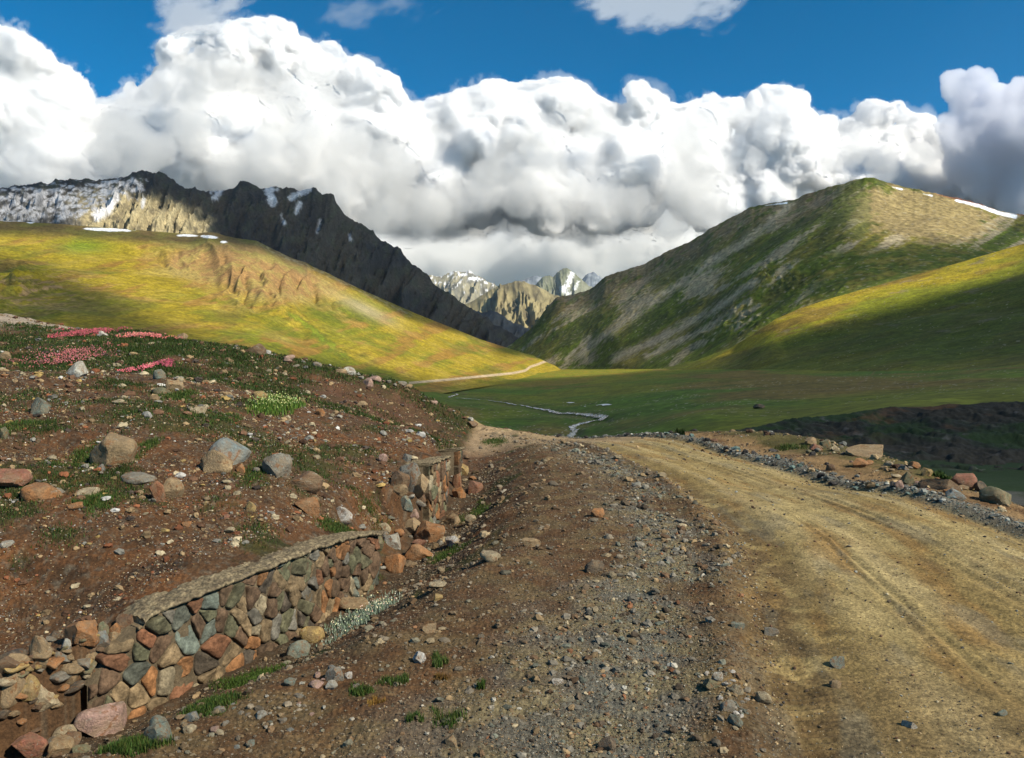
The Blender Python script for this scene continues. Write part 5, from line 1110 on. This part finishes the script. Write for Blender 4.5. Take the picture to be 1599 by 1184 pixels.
    for j, o_ in enumerate(np.concatenate([[.05, .075, .08], np.linspace(.065, -.40, 34), [-.43]])):
        ad = {0: -.035, 1: -.024, 2: -.010}.get(j, 0.); ad = ad - (.06 if j == 37 else 0)
        q = np.clip((o_ + .40) / .46, 0, 1)
        rows.append(pos(ss, hh + ad + (.030 * fbm(ss * 5, o_ * 5 + ss * 0, 3, 734 + seed) + .010 * noise2(ss * 28, o_ * 28 + ss * 0, 737) + .008 * np.abs(noise2(ss * 45, o_ * 45 + ss * 0, 735))) + .02 * (q - .5) - .03 * (1 - q) ** 3, o_ + wob * (1 if j < 10 else .6)))
    G_ = np.stack(rows, 1); cn = fbm(G_[..., 0] * 12, G_[..., 1] * 12, 4, 740)
    child('cap', raw_mesh('cap', G_.reshape(-1, 3), quads=grid_quads(*G_.shape[:2]), tris=fan(G_), col=np.clip(mixc(np.array([.21, .165, .095]), np.array([.13, .10, .06]), sst(-.2, .25, cn)) * (1 + .8 * noise2(G_[..., 0] * 48, G_[..., 1] * 48 + G_[..., 2] * 30, 744)[..., None]), .01, 1)), M_wall)
M_wall = mat_attr('wall_stone', n1=9, a1=.35, n2=60, a2=.35, bump=.8, bscale=45, bdist=.015)
tf = lambda u: np.interp(u, [128, 145, 165, 188, 240, 330, 400, 455, 500, 540, 575], [1085, 1060, 1020, 985, 952, 916, 888, 866, 850, 838, 832])
build_wall(5.32, 8.72, 41, 'near length of stone retaining wall with a rough mortar cap above the ditch', .10, .185, cap_from=.36, topf=tf)
build_wall(11.45, 13.5, 42, 'short middle length of stone wall with a weathered cap, beyond the rubble', .16, .22, topf=lambda u: np.interp(u, [640, 672, 700], [735, 722, 712]))
build_wall(15.4, 16.2, 43, 'last stub of stone wall, small and far along the ditch', .2, .2, topf=lambda u: np.interp(u, [700, 730], [704, 698]))
print('wall', time.time() - T0)

# ------------------------------------------------------------------ plants
def blades(pos, hgt, wid, colr, seed, lean=.5):
    """curved leaf blades; pos (n,3)"""
    r = np.random.default_rng(seed); n = len(pos); a = r.uniform(0, 6.28, n); d_ = np.stack([np.cos(a), np.sin(a)], 1); sd2 = np.stack([-d_[:, 1], d_[:, 0]], 1)
    ln = r.uniform(.1, 1, n) * lean; V = np.zeros((n, 5, 3)); hh = hgt * r.uniform(.5, 1.2, n); ww = wid * r.uniform(.6, 1.3, n)
    for i, (t, wf) in enumerate(((0, 1), (0, -1), (.55, .9), (.55, -.9), (1, 0))):
        V[:, i, :2] = pos[:, :2] + d_ * (ln * hh * t ** 1.6)[:, None] + sd2 * (ww * wf / 2)[:, None]; V[:, i, 2] = pos[:, 2] + hh * t * (1 - .25 * ln * t) - .005
    o = np.arange(n) * 5; T = np.concatenate([np.stack([o, o + 1, o + 3], 1), np.stack([o, o + 3, o + 2], 1), np.stack([o + 2, o + 3, o + 4], 1)])
    cc = np.repeat(colr, 5, 0) if len(colr) == n else np.tile(colr, (n * 5, 1)); return V.reshape(-1, 3), T, cc
def dabs(pos, size, colr, seed):
    r = np.random.default_rng(seed); n = len(pos); B = np.array([[0, 0, 1.3], [.9, 0, -.3], [-.5, .8, -.3], [-.5, -.8, -.3], [0, 0, -.6]]); V = pos[:, None] + B[None] * (size * r.uniform(.6, 1.3, n))[:, None, None]
    T = np.array([[0, 1, 2], [0, 2, 3], [0, 3, 1], [4, 2, 1], [4, 3, 2], [4, 1, 3]]); T = (T[None] + (np.arange(n) * 5)[:, None, None]).reshape(-1, 3)
    return V.reshape(-1, 3), T, np.repeat(colr, 5, 0)
def join(parts):
    V = []; T = []; K = []; o = 0
    for v, t, c in parts: V.append(v); T.append(t + o); K.append(c); o += len(v)
    return np.concatenate(V), np.concatenate(T), np.concatenate(K)
GREEN = np.array([[.035, .075, .010], [.05, .085, .012], [.022, .05, .008], [.075, .085, .018]])
def patch(name, cat, label, u, v, rx, ry, n, hgt, wid, greens, flower=None, nf=0, fs=.012, lean=.5, seed=0, rot=0.):
    r = np.random.default_rng(seed); x, y, z = ground_hit(u, v); sx = rx * y / F; el = max((EYE - z) / y, .12); sy = min(ry * y / F / el, 1.6)
    nb = r.normal(size=(n, 2)) * .42; ang = rot; ca, s_ = math.cos(ang), math.sin(ang)
    cl_ = r.normal(size=(max(3, n // 60), 2)) * .45; nb = cl_[r.integers(len(cl_), size=n)] + np.clip(r.normal(size=(n, 2)), -1.8, 1.8) * .19
    X = x + (nb[:, 0] * ca - nb[:, 1] * s_) * sx; Y_ = y + (nb[:, 0] * s_ * sx + nb[:, 1] * ca * sy); Z = near_h(X, Y_)
    gs = greens[r.integers(len(greens), size=n)] * r.uniform(.6, 1.3, (n, 1)); P = np.stack([X, Y_, Z], 1)
    root_v, t_, c_ = blades(P, hgt, wid, gs, seed, lean)
    me = raw_mesh(name, root_v - np.array([x, y, z]), tris=t_, col=c_, smooth=False); o = link(name, me, M_leaf, label=label, cat=cat); o.location = (x, y, z)
    if nf:
        k = r.integers(n, size=nf); fp = P[k] + np.stack([r.normal(size=nf) * .02, r.normal(size=nf) * .02, hgt * r.uniform(.7, 1.35, nf)], 1)
        fc = np.array(flower)[None] * r.uniform(.35, 1.5, (nf, 1)) * (1 + r.normal(size=(nf, 3)) * .12); v_, t_, c_ = dabs(fp, fs, fc, seed + 1)
        me = raw_mesh('blossoms', v_ - np.array([x, y, z]), tris=t_, col=c_, smooth=False); o2 = link('blossoms', me, M_leaf, parent=o)
    return o
sil = np.array([[.16, .21, .15], [.11, .16, .09], [.24, .28, .22]]); brt = np.array([[.07, .13, .015], [.10, .15, .02], [.04, .09, .012]]); drk = GREEN * .6; dry = np.array([[.20, .10, .02], [.26, .15, .03]])
pk = (.30, .06, .07)
PL = [
 ('flower_patch', 'flowers', 'low patch of pink flowers on the crest at the far left', 128, 523, 50, 7, 2600, .10, .012, drk, pk, 1100, .017),
 ('flower_patch', 'flowers', 'wide bank of pink flowers above the pale pointed stone', 108, 558, 52, 11, 2600, .10, .010, drk, (.32, .10, .10), 1000, .013),
 ('flower_patch', 'flowers', 'thin line of reddish flowers behind the crest stones', 235, 528, 36, 5, 1200, .09, .012, drk, (.40, .12, .10), 700, .02),
 ('flower_patch', 'flowers', 'small pink clump left of the grey green stone', 228, 578, 14, 9, 500, .07, .010, drk, (.45, .10, .12), 260, .014),
 ('flower_patch', 'flowers', 'crimson clump right of the grey green stone', 266, 572, 14, 5, 400, .08, .010, drk, (.30, .05, .08), 220, .014),
 ('cushion_plant', 'plant', 'bright green cushion plant in the middle of the left slope', 438, 636, 26, 13, 2600, .13, .013, brt, (.30, .34, .12), 300, .012),
 ('cushion_plant', 'plant', 'dark green herb mat spreading under the crest', 240, 550, 42, 12, 2600, .10, .014, drk, None, 0, 0),
 ('cushion_plant', 'plant', 'dark green plant mat next to the flat olive tan stone', 190, 600, 50, 9, 1800, .06, .009, drk, None, 0, 0),
 ('cushion_plant', 'plant', 'green herb clump right of the flat olive tan stone', 272, 622, 22, 9, 1500, .07, .009, GREEN, None, 0, 0),
 ('grass_tuft', 'grass tuft', 'grass at the right foot of the large rust boulder', 222, 700, 16, 8, 700, .06, .006, GREEN, None, 0, 0),
 ('grass_tuft', 'grass tuft', 'dark grass patch left of the large rust boulder', 125, 716, 26, 8, 1300, .05, .006, GREEN, None, 0, 0),
 ('grass_tuft', 'grass tuft', 'dark grass patch right of the cream slab stone', 150, 779, 34, 7, 1500, .05, .006, GREEN, None, 0, 0),
 ('grass_tuft', 'grass tuft', 'grass around the foot of the bluish and tan boulders', 395, 745, 26, 8, 1200, .05, .006, GREEN, None, 0, 0),
 ('grass_tuft', 'grass tuft', 'grass below the long thin grey slab', 190, 738, 34, 6, 1000, .045, .006, drk, None, 0, 0),
 ('grass_tuft', 'grass tuft', 'green tuft at the left edge above the reddish slab', 18, 668, 26, 12, 1300, .06, .007, GREEN, None, 0, 0),
 ('grass_tuft', 'grass tuft', 'dark tuft left of the middle of the slope', 70, 665, 40, 8, 1300, .05, .006, drk, None, 0, 0),
 ('cushion_plant', 'plant', 'leafy green plant near the orange crest rocks', 352, 652, 22, 7, 800, .05, .008, GREEN, None, 0, 0),
 ('grass_tuft', 'grass tuft', 'grass above the far end of the near wall', 530, 826, 42, 8, 2200, .05, .005, GREEN, None, 0, 0),
 ('grass_tuft', 'grass tuft', 'thin grass beside the off white angular rock', 585, 810, 26, 10, 1200, .05, .005, GREEN, None, 0, 0),
 ('silver_plant', 'plant', 'silvery leaved flowering plant at the foot of the near wall', 570, 962, 50, 34, 3000, .05, .008, sil, (.55, .52, .34), 170, .006),
 ('grass_tuft', 'grass tuft', 'green strip of moss and grass below the near wall', 392, 1062, 46, 18, 5200, .035, .004, brt * .6, None, 0, 0),
 ('grass_tuft', 'grass tuft', 'continuing green strip toward the blue green boulder', 330, 1100, 40, 14, 4200, .035, .004, GREEN, None, 0, 0),
 ('grass_tuft', 'grass tuft', 'bottom grass around the blue green boulder', 205, 1170, 46, 12, 3000, .045, .004, GREEN, None, 0, 0),
 ('grass_tuft', 'grass tuft', 'grass strip on the right bank of the ditch beside the rubble', 697, 868, 30, 12, 2200, .045, .005, GREEN, None, 0, 0),
 ('grass_tuft', 'grass tuft', 'grass on the right bank opposite the second wall', 745, 800, 20, 16, 1800, .05, .006, GREEN, None, 0, 0),
 ('grass_tuft', 'grass tuft', 'grass far along the ditch toward the bend', 772, 690, 24, 6, 1100, .06, .009, GREEN, None, 0, 0),
 ('grass_tuft', 'grass tuft', 'thin green tuft right of the white topped stone', 684, 1036, 13, 10, 420, .05, .0035, GREEN, None, 0, 0),
 ('grass_tuft', 'grass tuft', 'green tuft in the middle of the lower shoulder', 620, 1066, 24, 10, 900, .04, .0035, GREEN, None, 0, 0),
 ('grass_tuft', 'grass tuft', 'sparse grass left of the middle shoulder tuft', 570, 1084, 30, 9, 800, .035, .0035, GREEN, None, 0, 0),
 ('grass_tuft', 'grass tuft', 'small tuft of dry orange grass on the shoulder', 585, 1098, 15, 6, 260, .03, .003, dry, None, 0, 0),
 ('grass_tuft', 'grass tuft', 'olive tuft upper right of the dry orange grass', 690, 1060, 16, 6, 300, .035, .0035, dry * .5, None, 0, 0),
 ('grass_tuft', 'grass tuft', 'lone tuft on the brown shoulder near the gravel', 752, 1072, 9, 9, 200, .05, .0035, GREEN, None, 0, 0),
 ('grass_tuft', 'grass tuft', 'loose low weeds in the dark earth near the bottom', 700, 1125, 28, 18, 600, .04, .0035, GREEN, None, 0, 0),
 ('grass_tuft', 'grass tuft', 'weeds under the loose low ones at the bottom', 645, 1128, 14, 14, 300, .035, .0035, GREEN, None, 0, 0),
 ('grass_tuft', 'grass tuft', 'grass strip on the far side of the road left of the verge stones', 1235, 699, 34, 3, 700, .06, .010, GREEN, None, 0, 0),
 ('grass_tuft', 'grass tuft', 'grass between the yellowish stone and the brown slab on the verge', 1463, 744, 14, 5, 400, .08, .010, GREEN, None, 0, 0),
 ('grass_tuft', 'grass tuft', 'dark shrubby tuft where the road edge meets the meadow', 1058, 678, 7, 3, 200, .16, .02, drk, None, 0, 0),
]
for i, p in enumerate(PL):
    patch(p[0], p[1], p[2], *p[3:11], flower=p[11] if p[11] else None, nf=p[12], fs=p[13], seed=900 + i, rot=.35 if 'strip' in p[2] and p[3] < 800 else 0)
# low herb cover of the left slope
r = np.random.default_rng(31); N = 8500; u = r.uniform(-200, 760, N); Yc = 5 * np.exp(r.uniform(0, math.log(25 / 5), N)); Xc = px(u, Yc); dw = wall_d(Xc, Yc)
vg_ = fbm(Xc * .55 + 3, Yc * .55, 4, 80) + .35 * fbm(Xc * 3, Yc * 3, 3, 64); far_ = (Yc > 15.5) & (fbm(Xc * .8, Yc * .5, 4, 84) > -.22) & (np.exp(-(((Xc + 3.3) / 2.2) ** 2 + ((Yc - 19.5) / 3) ** 2)) < .5)
k = (dw < -.4) & ((vg_ > .12) & (r.uniform(size=N) < .42) | far_ & (r.uniform(size=N) < .9)); Xc, Yc = Xc[k], Yc[k]; m = 38
rad = (.05 + .05 * Yc / 8)[:, None]; X = Xc[:, None] + r.normal(size=(len(Xc), m)) * rad; Y_ = Yc[:, None] + r.normal(size=(len(Xc), m)) * rad; hg = np.repeat(.020 + .0032 * Yc, m)
X, Y_ = X.ravel(), Y_.ravel(); gs = GREEN[r.integers(4, size=len(X))] * r.uniform(.35, 1.0, (len(X), 1)); P = np.stack([X, Y_, near_h(X, Y_)], 1)
v_, t_, c_ = blades(P, hg, hg * .16, gs, 32, .8)
link('grass', raw_mesh('grass', v_, tris=t_, col=c_, smooth=False), M_leaf, kind='stuff', label='short dark herbs and grass over the left slope')
print('plants', len(X), time.time() - T0)

print('done', time.time() - T0)
